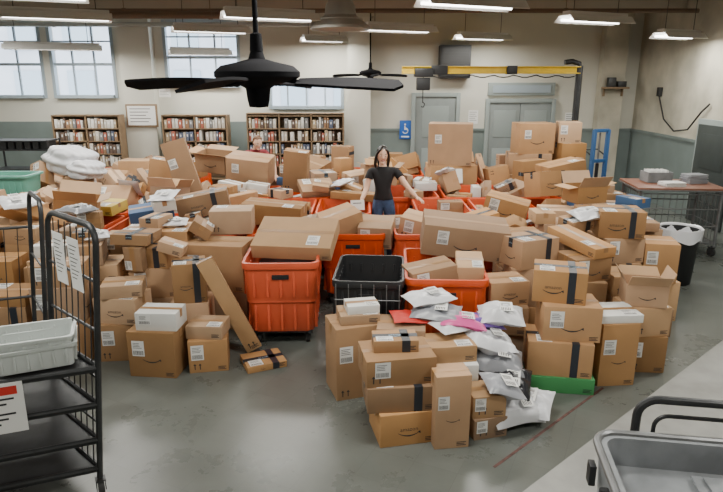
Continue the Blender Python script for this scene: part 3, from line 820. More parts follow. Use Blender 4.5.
b=MB(); b.lathe([(.0,.78),(.17,.78),(.17,.42),(.22,.34),(.24,.2),(.45,.04),(.46,0),(.44,0),(.22,.18),(.0,.2)],(0,0,0),28)
b.lathe([(.30,.16),(.34,.15),(.34,.13),(.30,.13)],(0,0,0),28)
quick('ventilation_hood',b,['duct'],loc=(-.32,9.65,3.25),label='grey flared ventilation hood hanging from the ceiling',cat='vent')

# ------------------------------------------------------------------ ceiling fans
def ceiling_fan(fx,fy,fz,a0,label,Lb=.56):
    fan=bpy.data.objects.new('ceiling_fan',None); COL.objects.link(fan); fan.location=(fx,fy,fz)
    fan['label']=label; fan['category']='fan'
    b=MB(); b.lathe([(0,.155),(.03,.155),(.045,.11),(.10,.095),(.19,.075),(.225,.045),(.225,.02),(.19,-.0),(.10,-.02),(.065,-.04),(.058,-.10),(.05,-.135),(.0,-.14)],(0,0,0),32); obj('motor_housing',b.mesh('motor',['fan']),parent=fan)
    T=H-fz-.002
    b=MB(); b.cyl((0,0,.14),(0,0,T),.014,seg=12); b.lathe([(.014,.24),(.03,.235),(.035,.15),(.0,.15)],(0,0,0),16); b.lathe([(0,T-.1),(.05,T-.1),(.08,T)],(0,0,0),20); obj('down_rod',b.mesh('rod',['fan']),parent=fan)
    for k in range(4):
        a=(a0+90*k)*D2R
        b=MB(); R=Matrix.Rotation(17*D2R,3,'X')
        n=16; up=[];lo=[]
        for i in range(n+1):
            t=i/n; x=.22+Lb*t; wv=.045+.032*math.sin(min(1,t*1.6)*math.pi/2)
            if t>.9: wv*=math.sqrt(max(.0,1-((t-.9)/.1)**2))*.999+.02
            zz=-.02*t*t; up.append((x,wv,zz));lo.append((x,-wv,zz))
        vs=up+lo; vs=vs+[(p[0],p[1],p[2]-.014) for p in vs]; m=n+1; fs=[]
        for i in range(n):
            fs.append([i,i+1,m+i+1,m+i][::-1]); fs.append([2*m+i,2*m+i+1,3*m+i+1,3*m+i]); fs.append([i,i+1,2*m+i+1,2*m+i]); fs.append([m+i,m+i+1,3*m+i+1,3*m+i][::-1])
        fs.append([0,m,3*m,2*m]); fs.append([n,m+n,3*m+n,2*m+n][::-1])
        b.add(vs,fs,0,R,(0,0,.0))
        bl=obj('fan_blade',b.mesh('blade',['fan']),(0,0,0),(0,0,a),parent=fan)
        b=MB(); b.tube([(.15,0,.01),(.21,0,-.005),(.27,.0,-.018)],.014,8); b.box((.29,0,-.018),(.10,.06,.008),0,R,.003); obj('blade_bracket',b.mesh('brk',['fan']),parent=bl)
ceiling_fan(-.55,3.3,2.50,-13,'black ceiling fan with long blades on a down rod')
ceiling_fan(.18,12.75,2.62,8,'black ceiling fan hanging near the back wall')

# ------------------------------------------------------------------ sorting shelves with books
shelves=[(-6.75,-5.3,1.78),(-4.35,-2.95,1.78),(-2.5,-.4,1.82)]
books=[]
for si,(a,c,h) in enumerate(shelves):
    b=MB(); w=c-a
    b.box((w/2,.16,h/2),(w,.02,h)) ; 
    nb=max(2,round(w/.7)); 
    for k in range(nb+1): b.box((w*k/nb,0,h/2),(.03,.32,h))
    zs=[.11+.275*k for k in range(7)]
    for z in zs+[h-.01]: b.box((w/2,0,z),(w,.32,.02))
    quick('bookshelf',b,['wood'],loc=(a,13.5,0),label='wooden sorting shelf packed with books and binders',cat='bookshelf',group='book shelves on the back wall')
    for zi in(5,4,3,2):
        x=a+.03
        while x<c-.09:
            bw=rng.uniform(.045,.095); bh=rng.uniform(.17,.235)
            if ((x-a)%(w/nb))+bw>w/nb-.02 or ((x-a)%(w/nb))<.02: x+=.02; continue
            if rng.random()<.92: books.append((x+bw/2,zs[zi]+.011,bw*.92,rng.uniform(.18,.24),bh))
            x+=bw
books.sort(key=lambda t:-t[1])
bmesh_c={}
def bookm(w,d,h):
    k=(round(w,2),round(d,2),round(h,2))
    if k not in bmesh_c:
        b=MB(); b.box((0,0,k[2]/2),(max(k[0],.03),k[1],k[2]),0,bev=.004); b.rect((0,-k[1]/2-.001,k[2]*.6),(1,0,0),(0,0,1),-.012,-.02,.012,.03,1)
        bmesh_c[k]=b.mesh('book',['book','label'])
    return bmesh_c[k]
for i,(x,z,w,d,h) in enumerate(books[:295]):
    obj('book',bookm(w-.008,d,h),(x,13.46,z),label='book standing upright on the sorting shelf',cat='book',group='books on the back shelves')
b=MB()
for x in(-.6,.6):
    for y in(-.25,.25): b.cyl((x,y,0),(x,y,1.35),.02,seg=8)
for z in(.3,.75,1.15,1.33): b.box((0,0,z),(1.2,.5,.025))
for k in range(7): b.box((-.5+.165*k,0,1.24),(.12,.4,.15),0,bev=.01)
quick('metal_rack',b,['dkmetal'],loc=(-6.9,12.4,0),label='dark metal rack standing before the shelves',cat='rack')
b=MB(); b.rings([rrect(.58,.38,.04,0),rrect(.64,.44,.05,.30),rrect(.70,.5,.05,.31),rrect(.70,.5,.05,.34),rrect(.62,.42,.05,.34),rrect(.56,.36,.04,.03)],0)
for k in range(7): b.box((-.24+.08*k,-.205,.16),(.02,.02,.24),0,bev=.004)
quick('plastic_crate',b,['teal'],loc=(-4.85,8.25,.926),label='teal plastic crate resting on a grey table',cat='crate')
b=MB()
b.box((0,0,.9),(.9,.55,.05),0,bev=.01)
for sx in(-1,1):
    for sy in(-1,1): b.box((sx*.4,sy*.22,.44),(.05,.05,.88),0)
b.box((0,0,.3),(.8,.45,.03),0)
quick('work_table',b,['grmetal'],loc=(-4.9,8.25,0),label='grey metal table under the teal crate',cat='table')

# ------------------------------------------------------------------ jib crane
PX=4.22
b=MB(); b.cyl((PX,12.1,0),(PX,12.1,2.78),.065,seg=16); b.box((PX,12.1,.02),(.3,.3,.04),0,bev=.005)
b.tube([(PX,12.1,2.7),(PX-.02,12.1,2.82),(PX-.15,12.1,2.86),(PX-.3,12.1,2.84)],.05,12)
crane=quick('jib_crane',b,['dkmetal'],label='jib crane with yellow arm on a dark post',cat='crane')
zc=2.70
b=MB()
x0=.78; Lb=PX-x0
b.box((x0+Lb/2,12.1,zc),(Lb,.05,.10),0); b.box((x0+Lb/2,12.1,zc+.06),(Lb,.16,.02),0,bev=.003); b.box((x0+Lb/2,12.1,zc-.06),(Lb,.16,.02),0,bev=.003)
obj('yellow_beam',b.mesh('beam',['yellow']),parent=crane)
b=MB(); b.box((1.2,12.1,zc-.05),(.36,.28,.16),0,bev=.015); b.cyl((1.2,12.1,zc-.08),(1.2,12.1,zc-.62),.010,seg=6); b.box((1.2,12.1,zc-.26),(.26,.18,.24),0,bev=.02); b.box((1.5,12.1,zc+.0),(.32,.18,.17),0,bev=.01)
b.tube([(1.2,12.1,zc-.6),(1.24,12.1,zc-.64),(1.22,12.1,zc-.70),(1.17,12.1,zc-.69)],.012,6)
obj('hoist_trolley',b.mesh('hoist',['blackp']),parent=crane)
b=MB(); b.box((2.9,12.1,zc),(.2,.18,.16),0,bev=.01); obj('cable_trolley',b.mesh('trolley',['blackp']),parent=crane)
b=MB(); pts=[]
for i in range(33):
    t=i/32; pts.append((1.3+(PX-1.35)*t,12.0,zc-.09-.05*abs(math.sin(t*math.pi*7))))
pts+=[(PX-.1,11.98,2.3),(PX-.02,11.98,1.7),(PX+.02,11.99,1.2)]
b.tube(pts,.012,6); obj('festoon_cable',b.mesh('fest',['cord']),parent=crane)
lift=bpy.data.objects.new('hand_lift',None); COL.objects.link(lift); lift.location=(4.30,10.9,0); lift.rotation_euler=(0,0,.35)
lift['label']='blue hand operated lift with twin mast beside crane post'; lift['category']='lift'
b=MB()
for sx in(-1,1): b.box((sx*.15,0,.86),(.045,.08,1.6),0,bev=.006)
for z in(.12,.6,1.1,1.64): b.box((0,.0,z),(.30,.05,.06),0,bev=.005)
obj('mast',b.mesh('mast',['bluep']),parent=lift)
b=MB(); b.cyl((0,.03,.12),(0,.03,1.05),.032,seg=12); b.cyl((0,.03,1.05),(0,.03,1.6),.018,seg=10,mi=1); obj('hydraulic_ram',b.mesh('ram',['blackp','grmetal']),parent=lift)
b=MB(); b.box((0,-.06,.42),(.42,.03,.28),0,bev=.004)
for sx in(-1,1): b.box((sx*.13,-.34,.29),(.08,.56,.03),0,bev=.004)
obj('fork_carriage',b.mesh('fork',['dkmetal']),parent=lift)
b=MB()
for sx in(-1,1): b.box((sx*.20,-.24,.10),(.06,.72,.05),0,bev=.005)
b.box((0,.12,.10),(.46,.08,.05),0,bev=.005)
obj('straddle_legs',b.mesh('legs',['bluep']),parent=lift)
for sx in(-1,1):
    for y in(-.5,.12): obj('caster',CAST,(sx*.2,y,0),parent=lift).scale=(.7,.7,.7)
b=MB(); b.tube([(-.15,.04,1.2),(-.15,.24,1.28),(.15,.24,1.28),(.15,.04,1.2)],.014,8); obj('push_handle',b.mesh('hd',['blackp']),parent=lift)

# ------------------------------------------------------------------ right cart, papers, trash can
def cart_right(x,y):
    c=bpy.data.objects.new('utility_cart',None); COL.objects.link(c); c.location=(x,y,0); c.rotation_euler=(0,0,-6*D2R)
    c['label']='grey wire-sided utility cart with brown laminate top'; c['category']='cart'
    b=MB()
    for sx in(-1,1):
        for sy in(-1,1): b.cyl((sx*.56,sy*.4,.14),(sx*.56,sy*.4,.98),.02,seg=8)
    for z in(.2,.45,.7,.92):
        b.tube([(-.56,-.4,z),(.56,-.4,z),(.56,.4,z),(-.56,.4,z)],.010,6,closed=True)
    for k in range(12): b.cyl((-.5+.09*k,-.4,.2),(-.5+.09*k,-.4,.92),.005,seg=5)
    for k in range(8): b.cyl((.56,-.35+.1*k,.2),(.56,-.35+.1*k,.92),.005,seg=5); b.cyl((-.56,-.35+.1*k,.2),(-.56,-.35+.1*k,.92),.005,seg=5)
    b.box((0,0,.19),(1.1,.8,.02),0)
    obj('wire_frame',b.mesh('wire',['grmetal']),parent=c)
    b=MB(); b.box((0,0,.995),(1.24,.9,.035),0,bev=.01); obj('cart_top',b.mesh('top',['brownt']),parent=c)
    b=MB(); b.box((0,0,.975),(1.27,.93,.02),0,bev=.008); obj('edge_rail',b.mesh('rail',['grmetal']),parent=c)
    for sx in(-1,1):
        for sy in(-1,1): obj('caster',CAST,(sx*.54,sy*.38,.0),(0,0,.4),parent=c,).scale=(1.25,1.25,1.25)
cart_right(4.66,8.95)
def paperstack(x,y,z,n,mt,label,w=.3,d=.22):
    b=MB(); r=random.Random(n)
    for k in range(n): b.box((r.uniform(-.012,.012),r.uniform(-.012,.012),.006+.012*k),(w,d,.011),0,Matrix.Rotation(r.uniform(-.12,.12),3,'Z'))
    quick('paper_stack',b,[mt],loc=(x,y,z),rot=(0,0,r.uniform(-.4,.4)),label=label,cat='paper')
paperstack(4.55,8.72,1.013,5,'label','stack of white papers on the brown cart top')
paperstack(5.02,9.0,1.013,11,'polyg','stack of grey folders on the cart')
b=MB(); b.box((0,0,.0),(.36,.28,.02),0)
for sx in(-1,1): b.box((sx*.18,0,.07),(.012,.28,.15),0); 
for sy in(-1,1): b.box((0,sy*.14,.07),(.36,.012,.15),0)
for k in range(9): b.box((-.14+.034*k,0,.09),(.008,.22,.16),1,Matrix.Rotation(.1*math.sin(k*3),3,'Y'))
quick('letter_tray',b,['tubgrey','label'],loc=(4.5,9.12,1.025),label='grey letter tray filled with envelopes on the cart',cat='tray')
b=MB(); b.lathe([(0,0),(.185,0),(.20,.02),(.235,.66),(.25,.68),(.25,.70),(.225,.70),(.19,.04),(0,.03)],(0,0,0),28)
tc=quick('trash_can',b,['blackp'],loc=(4.02,7.35,0),label='black round trash can with a white liner',cat='trash can')
b=MB(); seg=36; rings=[]
for r0,z,am in((.252,.57,.02),(.252,.62,.012),(.262,.695,.003),(.262,.725,.003),(.235,.72,0),(.21,.60,0)):
    rings.append([((r0+.006*math.sin(i*math.pi*2*7/seg+z*9))*math.cos(2*math.pi*i/seg),(r0+.006*math.sin(i*math.pi*2*7/seg+z*9))*math.sin(2*math.pi*i/seg),z+am*math.sin(i*2*math.pi*5/seg)) for i in range(seg)])
b.rings(rings,0,False,False); obj('bin_liner',b.mesh('liner',['poly']),parent=tc)

# ------------------------------------------------------------------ floor strip + red line
def strip(name,p,q,w0,w1,z,mt,label):
    p=Vector((*p,0));q=Vector((*q,0)); d=(q-p).normalized(); n=Vector((d.y,-d.x,0))
    b=MB(); pts=[p+n*w0,q+n*w0,q+n*w1,p+n*w1]
    b.rings([[(*v.xy,.0) for v in pts],[(*v.xy,z) for v in pts]],0)
    struct(name,b,[mt],label)
strip('trim_10',(.42,2.70),(5.4,7.1),0,1.45,.012,'mat','pale concrete walkway strip on the floor')
strip('trim_11',(.95,3.42),(2.1,4.5),-.10,-.08,.002,'redline','worn faint red tape line on the floor')

# ------------------------------------------------------------------ left rack
def arc(c,r,a0,a1,ax,ay,n=6):
    return [Vector(c)+Vector(ax)*(r*math.cos((a0+(a1-a0)*i/n)*D2R))+Vector(ay)*(r*math.sin((a0+(a1-a0)*i/n)*D2R)) for i in range(n+1)]
def uframe(p,q,z0,z1,r=.10):
    p=Vector((*p,0));q=Vector((*q,0)); d=(q-p).normalized(); up=Vector((0,0,1))
    return [p+up*z0]+arc(p+d*r+up*(z1-r),r,180,90,d,up)+arc(q-d*r+up*(z1-r),r,90,0,d,up)+[q+up*z0]
SHR=.10
rack=bpy.data.objects.new('rolling_rack',None); COL.objects.link(rack); rack['label']='dark tubular steel rolling rack with mesh end and shelves'; rack['category']='rack'
A=(-1.64,3.22);B=(-2.13,3.66);Cq=(-3.1,3.30);E=(-2.68,2.82)
b=MB(); b.tube(uframe(A,B,.12,1.72),.018,10); obj('end_frame',b.shear(SHR).mesh('f',['dkmetal']),parent=rack)
b=MB(); b.tube(uframe(E,Cq,.12,1.72),.018,10); obj('end_frame',b.shear(SHR).mesh('f',['dkmetal']),parent=rack)
b=MB()
for k in range(1,8):
    t=k/8; x=A[0]+(B[0]-A[0])*t; y=A[1]+(B[1]-A[1])*t; b.cyl((x,y,.2),(x,y,1.69),.0045,seg=6)
for z in(.2,.5,.8,1.1,1.4): b.cyl((A[0],A[1],z),(B[0],B[1],z),.009,seg=6)
obj('mesh_panel',b.shear(SHR).mesh('m',['dkmetal']),parent=rack)
for z in(.84,.60,.36,.16):
    b=MB(); P=[A,B,Cq,E]
    b.rings([[(x,y,z) for x,y in P],[(x,y,z+.025) for x,y in P]],0)
    for i in range(4):
        p=P[i];q=P[(i+1)%4]; b.cyl((p[0],p[1],z+.03),(q[0],q[1],z+.03),.016,seg=8)
    obj('rack_shelf',b.shear(SHR).mesh('s',['dkmetal']),parent=rack)
for p in(A,B,Cq,E): obj('caster',CAST,(p[0]+.012,p[1],0),(0,0,.5),parent=rack)
rack2=bpy.data.objects.new('rolling_rack',None); COL.objects.link(rack2); rack2['label']='dark tubular steel rolling rack nested behind another'; rack2['category']='rack'
A2=(-2.32,3.95);B2=(-2.62,4.36)
b=MB(); b.tube(uframe(A2,B2,.12,1.72),.016,10); obj('end_frame',b.shear(SHR).mesh('f',['dkmetal']),parent=rack2)
b=MB(); b.tube(uframe((-3.3,3.55),(-3.6,3.98),.12,1.72),.016,10); obj('end_frame',b.shear(SHR).mesh('f',['dkmetal']),parent=rack2)
b=MB()
for z in(.2,.9,1.45): b.cyl((*B2,z),(-3.6,3.98,z),.011,seg=8)
for k in range(1,12):
    t=k/12; x=B2[0]+(-3.6-B2[0])*t; y=B2[1]+(3.98-B2[1])*t; b.cyl((x,y,.2),(x,y,1.45),.004,seg=6)
for z in(.2,.55,.9,1.25): b.cyl((*A2,z),(*B2,z),.008,seg=6)
obj('mesh_panel',b.shear(SHR).mesh('m',['dkmetal']),parent=rack2)
b=MB(); P=[A2,B2,(-3.6,3.98),(-3.3,3.55)]; b.rings([[(x,y,.16) for x,y in P],[(x,y,.2) for x,y in P]],0); obj('rack_shelf',b.shear(SHR).mesh('s',['dkmetal']),parent=rack2)
for p in P: obj('caster',CAST,(p[0]+.012,p[1],0),(0,0,.5),parent=rack2)
for i,t in enumerate((.36,.68)):
    x=A[0]+(B[0]-A[0])*t+SHR*1.46; y=A[1]+(B[1]-A[1])*t
    ya=math.atan2(A[1]-B[1],A[0]-B[0])
    b=MB(); b.box((0,0,0),(.15,.003,.32),0)
    for s_ in(-1,1):
        for k in range(9): b.rect((0,s_*.0022,0),(1,0,0),(0,0,1),-.055,.11-.025*k,.05-.02*(k%3),.116-.025*k,1)
    quick('paper_sheet',b,['label','ink'],loc=(x-.01,y-.014,1.46),rot=(0,0,ya),label='white paper sheet taped to the rack end',cat='paper')
def tub(x,y,z,yaw,w=.46,d=.34,h=.16,label='white plastic mail tub on the rack shelf'):
    b=MB(); b.rings([rrect(w*.9,d*.9,.03,0),rrect(w*.96,d*.96,.03,h*.85),rrect(w*1.03,d*1.04,.035,h*.86),rrect(w*1.04,d*1.05,.035,h),rrect(w*.95,d*.94,.03,h),rrect(w*.87,d*.86,.03,.012)],0)
    for k in range(6):
        for sy in(-1,1): b.box(((-.38+.15*k)*w,sy*d*.475,h*.45),(.012,.014,h*.7),0,bev=.003)
    for k in range(4):
        for sx in(-1,1): b.box((sx*w*.475,(-.33+.22*k)*d,h*.45),(.014,.012,h*.7),0,bev=.003)
    return quick('mail_tub',b,['tub'],loc=(x,y,z),rot=(0,0,yaw),label=label,cat='tub',group='white mail tubs on the rack')
ya=math.atan2(A[1]-E[1],A[0]-E[0])
tub(-1.93,3.27,.888,ya+.06,.44,.30,.14)
tub(-1.94,3.28,.935,ya,.44,.30,.14,'white plastic mail tub nested in another tub')
tub(-2.38,3.05,.888,ya,.32,.28,.12)
b=MB(); b.box((0,0,0),(.36,.004,.30),0); b.rect((0,-.003,0),(1,0,0),(0,0,1),-.15,.08,.15,.13,1)
for k in range(6): b.rect((0,-.003,0),(1,0,0),(0,0,1),-.14,.05-.03*k,.13-.04*(k%3),.062-.03*k,2)
quick('paper_sign',b,['label','red','ink'],loc=(-2.08,2.985,.72),rot=(-.06,0,ya),label='white paper sign with red heading hung on the rack shelf',cat='sign')

# ------------------------------------------------------------------ near right steel cart
cart=bpy.data.objects.new('steel_cart',None); COL.objects.link(cart); cart['label']='grey steel tub cart with rounded tube rails'; cart['category']='cart'
cart.location=(1.60,2.04,0); cart.rotation_euler=(0,0,-9*D2R)
b=MB(); w,d=1.15,.62
b.rings([rrect(w*.94,d*.92,.06,.32),rrect(w,d,.08,.90),rrect(w*1.03,d*1.05,.09,.90),rrect(w*1.03,d*1.05,.09,.935),rrect(w*.95,d*.92,.07,.935),rrect(w*.93,d*.88,.06,.80)],0)
obj('cart_tub',b.mesh('t',['tubgrey']),parent=cart)
b=MB(); b.tube([Vector(p) for p in rrect(w*1.02,d*1.04,.1,.935,6)],.018,10,closed=True); obj('rim_tube',b.mesh('r',['grmetal']),parent=cart)
b=MB(); b.tube(uframe((-.38,.40),(.6,.40),.15,1.08,.09),.020,10); b.tube(uframe((-.30,.40),(.52,.40),.15,1.0,.06),.010,8); obj('push_handle',b.mesh('h',['dkmetal']),parent=cart)
b=MB(); b.box((-.60,-.05,.80),(.03,.09,.16),0,bev=.006); b.cyl((-.62,-.05,.74),(-.62,-.05,.9),.014,seg=8); obj('latch',b.mesh('l',['dkmetal']),parent=cart)
b=MB(); b.box((-.605,.2,.80),(.03,.06,.10),0,bev=.006); obj('hinge',b.mesh('hg',['dkmetal']),parent=cart)
b=MB(); b.box((0,0,.29),(w*.9,d*.85,.04),0,bev=.008); b.box((0,.36,.2),(w*.9,.05,.04),0); b.box((0,.2,.24),(.05,.4,.04),0); obj('base_frame',b.mesh('b',['dkmetal']),parent=cart)
for sx in(-1,1):
    for sy in(-1,1):
        o=obj('caster',CAST,(sx*.45,sy*.22,0),parent=cart); o.scale=(2.4,2.4,2.4)
b=MB(); b.box((0,0,.02),(.62,.34,.012),0,bev=.003); b.box((.03,.02,.034),(.58,.3,.012),0,Matrix.Rotation(.08,3,'Z'),.003)
quick('flat_panel',b,['tubgrey'],loc=(1.72,2.05,.80),rot=(0,0,-.2),label='grey flat panel lying in the steel cart',cat='panel')

# ------------------------------------------------------------------ people
def skin(vs,es,rs,root=0,sub=2):
    me=bpy.data.meshes.new('sk'); me.from_pydata(vs,es,[]); o=bpy.data.objects.new('sk',me); COL.objects.link(o)
    sm=o.modifiers.new('s','SKIN'); sm.use_smooth_shade=True; sm.branch_smoothing=.3
    for i,r in enumerate(rs):
        k=me.skin_vertices[0].data[i]; k.radius=(r,r) if not isinstance(r,tuple) else r; k.use_root=(i==root)
    s2=o.modifiers.new('b','SUBSURF'); s2.levels=sub; s2.render_levels=sub
    dg=bpy.context.evaluated_depsgraph_get(); out=bpy.data.meshes.new_from_object(o.evaluated_get(dg))
    bpy.data.objects.remove(o); return out
def ell(c,s,fn=None,sub=4):
    bm=bmesh.new(); bmesh.ops.create_icosphere(bm,subdivisions=sub,radius=1)
    for v in bm.verts:
        p=v.co.copy()
        if fn: p=fn(p)
        v.co=Vector((p.x*s[0]+c[0],p.y*s[1]+c[1],p.z*s[2]+c[2]))
    me=bpy.data.meshes.new('e'); bm.to_mesh(me); bm.free(); return me
def fuse(meshes,voxel,name,matn,smooth=4):
    bm=bmesh.new()
    for m in meshes: bm.from_mesh(m)
    me=bpy.data.meshes.new(name); bm.to_mesh(me); bm.free()
    o=bpy.data.objects.new('f',me); COL.objects.link(o)
    r=o.modifiers.new('r','REMESH'); r.mode='VOXEL'; r.voxel_size=voxel; r.use_smooth_shade=True
    if smooth: s=o.modifiers.new('s','SMOOTH'); s.iterations=smooth; s.factor=.5
    dg=bpy.context.evaluated_depsgraph_get(); out=bpy.data.meshes.new_from_object(o.evaluated_get(dg)); out.name=name
    bpy.data.objects.remove(o); out.materials.clear(); out.materials.append(M[matn])
    for p in out.polygons: p.use_smooth=True; p.material_index=0
    return out
def chain(pts,rs,sub=2):
    return skin(pts,[(i,i+1) for i in range(len(pts)-1)],rs,0,sub)
def hand(w,dirv,pal,side):
    w=Vector(w);d=Vector(dirv).normalized();n=Vector(pal).normalized();s=Vector(side).normalized()
    n=(n-d*n.dot(d)).normalized(); s=(s-d*s.dot(d)-n*s.dot(n)).normalized()
    out=[]
    pm=ell((0,0,0),(.040,.050,.017),sub=3)
    T=Matrix((s,d,n)).transposed().to_4x4(); T.translation=w+d*.048
    pm.transform(T); out.append(pm)
    out.append(chain([w-d*.03,w,w+d*.03],[.023,.022,.022],2))
    for k,(off,L) in enumerate(((.030,.072),(.010,.080),(-.010,.075),(-.029,.060))):
        b0=w+d*.070+s*off
        out.append(chain([b0,b0+(d+s*off*4)*L*.45+n*.003,b0+(d+s*off*4)*L*.75+n*.012,b0+(d+s*off*4)*L*.98+n*.028],[.0095,.0088,.0082,.007],1))
    t0=w+d*.02+s*.022
    out.append(chain([t0,t0+s*.026+d*.022,t0+s*.040+d*.045,t0+s*.044+d*.064+n*.008],[.014,.0115,.010,.008],1))
    return out
def segd(p,a,b):
    ab=b-a; t=max(0,min(1,(p-a).dot(ab)/max(ab.length_squared,1e-9))); return (p-a-ab*t).length,t
def cloth(base,name,matn,off,keep):
    bm=bmesh.new(); bm.from_mesh(base); bm.normal_update()
    kill=[v for v in bm.verts if not keep(v.co)]
    nr={v:v.normal.copy() for v in bm.verts}
    for v in bm.verts: v.co=v.co+nr[v]*off
    bmesh.ops.delete(bm,geom=kill,context='VERTS')
    be=[e for e in bm.edges if e.is_boundary]
    for it in range(3):
        new={}
        for v in {v for e in be for v in e.verts}:
            nb=[e.other_vert(v) for e in v.link_edges if e.is_boundary]
            if len(nb)==2: new[v]=(v.co*2+nb[0].co+nb[1].co)/4
        for v,c in new.items(): v.co=c
    r=bmesh.ops.extrude_edge_only(bm,edges=be)
    for v in [g for g in r['geom'] if isinstance(g,bmesh.types.BMVert)]:
        src=[e.other_vert(v) for e in v.link_edges if e.other_vert(v) in nr]
        if src: v.co=v.co-nr[src[0]]*(off*.9)
    me=bpy.data.meshes.new(name); bm.to_mesh(me); bm.free(); me.materials.append(M[matn])
    for p in me.polygons: p.use_smooth=True
    return me
def person(loc,yaw,J,colors,hairlong,label,hands):
    P={k:(Vector(v) if k!='hrot' else v) for k,v in J.items()}
    names=['pel','sp','ch','nb','nk','hd','sL','eL','wL','sR','eR','wR','hL','kL','aL','tL','hR','kR','aR','tR']
    vs=[P[k] for k in names]
    es=[(0,1),(1,2),(2,3),(3,4),(4,5),(2,6),(6,7),(7,8),(2,9),(9,10),(10,11),(0,12),(12,13),(13,14),(14,15),(0,16),(16,17),(17,18),(18,19)]
    rs=[(.135,.10),(.108,.082),(.128,.095),(.07,.06),(.052,.052),(.05,.05),.052,.040,.028,.052,.040,.028,.086,.060,.040,.03,.086,.060,.040,.03]
    body=skin(vs,es,rs,0,2)
    hc=P['hc']; hr=P['hrot']
    def face(p):
        q=p.copy()
        if q.z<0: q.x*=1+q.z*.28
        return q
    parts=[ell((0,0,0),(.070,.090,.112),face),chain([(0,-.082,.012),(0,-.098,-.018),(0,-.099,-.026)],[.008,.012,.011],1),
      ell((.071,.008,-.005),(.008,.016,.028),sub=2),ell((-.071,.008,-.005),(.008,.016,.028),sub=2),ell((0,-.062,-.088),(.026,.024,.020),sub=2)]
    T=Matrix.Translation(hc)@hr.to_4x4()
    for m in parts: m.transform(T)
    ms=[body]+parts
    for h in hands: ms+=hand(*h)
    base=fuse([body],.009,'base','skin',3)
    o=obj('person',fuse(ms,.005,'person_body','skin',2),loc,(0,0,yaw),label=label,cat='person')
    S=[(vs[a],vs[b_],names[a],names[b_]) for a,b_ in es]
    def near(p):
        best=None
        for a,b_,na,nb in S:
            d,t=segd(p,a,b_)
            w=d-(.06 if nb in('sp','ch') or (na,nb)==('ch','nb') else 0)
            if best is None or w<best[0]: best=(w,t,na,nb)
        return best
    hem=P['pel'].z+.02
    def kshirt(p):
        w,t,na,nb=near(p)
        if na[0]=='e' or na in('nb','nk') : return False
        if na in('hL','hR','kL','kR','aL','aR') : return False
        if na in('sL','sR'): return t<.48
        if (na,nb)==('ch','nb') and p.z>P['nb'].z+.012: return False
        return p.z>hem
    def kjean(p):
        w,t,na,nb=near(p)
        if na in('sL','sR','eL','eR','aL','aR','nb','nk','ch'): return False
        return p.z<hem+.035 and p.z>.10
    obj('jeans',cloth(base,'jeans',colors[1],.008,kjean),parent=o)
    obj('t_shirt',cloth(base,'t_shirt',colors[0],.014,kshirt),parent=o)
    for sd in('L','R'):
        a=P['a'+sd];t=P['t'+sd]
        sm=chain([a+Vector((0,.03,-.035)),a+Vector((0,-.04,-.045)),t+Vector((0,-.02,0))],[(.042,.035),(.042,.032),(.036,.022)],2)
        obj('shoe',fuse([sm],.007,'shoe','blackp',1),parent=o)
    def hf(p):
        q=p.copy()
        if q.z<.50 and q.y<.15: q.y=.15+(q.y-.15)*.10
        return q
    hs=[ell((0,.020,.020),(.084,.092,.114),hf)]
    if hairlong:
        for s in(-1,1):
            hs.append(chain([(s*.030,-.052,.098),(s*.062,-.050,.065),(s*.080,-.026,.01),(s*.088,-.014,-.05),(s*.086,-.012,-.12),(s*.072,-.006,-.175)],[.018,.018,.018,.022,.024,.012],2))
        hs.append(chain([(0,.06,.03),(0,.080,-.04),(0,.080,-.12),(0,.075,-.18)],[(.06,.03),(.065,.035),(.06,.03),(.03,.015)],2))
    for m in hs: m.transform(T)
    obj('hair',fuse(hs,.006,'hair',colors[2],2),parent=o)
    def feat(n,m,mt):
        m.transform(T); m.materials.clear(); m.materials.append(M[mt])
        for p in m.polygons: p.use_smooth=True
        obj(n,m,parent=o)
    for s in(-1,1):
        feat('eye',ell((s*.029,-.0795,.010),(.013,.006,.0065),sub=2),'eyew')
        feat('iris',ell((s*.029,-.0850,.010),(.0062,.0025,.0058),sub=2),'hair')
        feat('eyebrow',chain([(s*.016,-.087,.030),(s*.030,-.084,.034),(s*.044,-.075,.029)],[.003,.0035,.002],1),'hair')
    feat('mouth',chain([(-.024,-.076,-.048),(-.012,-.083,-.055),(0,-.086,-.057),(.012,-.083,-.055),(.024,-.076,-.048)],[.004,.006,.007,.006,.004],1),'lip')
    feat('teeth',chain([(-.014,-.086,-.052),(0,-.0915,-.055),(.014,-.086,-.052)],[.002,.003,.002],1),'eyew')
    return o
J=dict(pel=(0,0,.93),sp=(-.01,0,1.08),ch=(-.01,-.01,1.26),nb=(-.01,-.0,1.39),nk=(-.015,-.01,1.445),hd=(-.02,-.015,1.50),
 sL=(.155,-.005,1.345),eL=(.30,-.12,1.15),wL=(.42,-.26,1.03),sR=(-.175,-.005,1.345),eR=(-.235,-.07,1.10),wR=(-.30,-.24,.98),
 hL=(.085,0,.87),kL=(.095,-.02,.48),aL=(.10,.02,.09),tL=(.11,-.11,.04),hR=(-.085,0,.87),kR=(-.095,-.02,.48),aR=(-.10,.02,.09),tR=(-.11,-.11,.04),
 hc=(-.022,-.03,1.545),hrot=Matrix.Rotation(5*D2R,3,'Y')@Matrix.Rotation(6*D2R,3,'Z')@Matrix.Rotation(5*D2R,3,'X'))
HW=[((.42,-.26,1.03),(.65,-.6,-.35),(0,-.2,-1),(-.5,-.8,0)),((-.30,-.24,.98),(-.45,-.75,-.35),(0,-.2,-1),(.8,-.5,0))]
person((.30,8.02,0),0,J,('shirt','jeans','hair'),True,'woman in black t-shirt and jeans with both arms out',HW)
b=MB(); b.box((0,0,0),(.18,.004,.13),0); b.rect((0,-.003,0),(1,0,0),(0,0,1),-.06,.02,.05,.03,1)
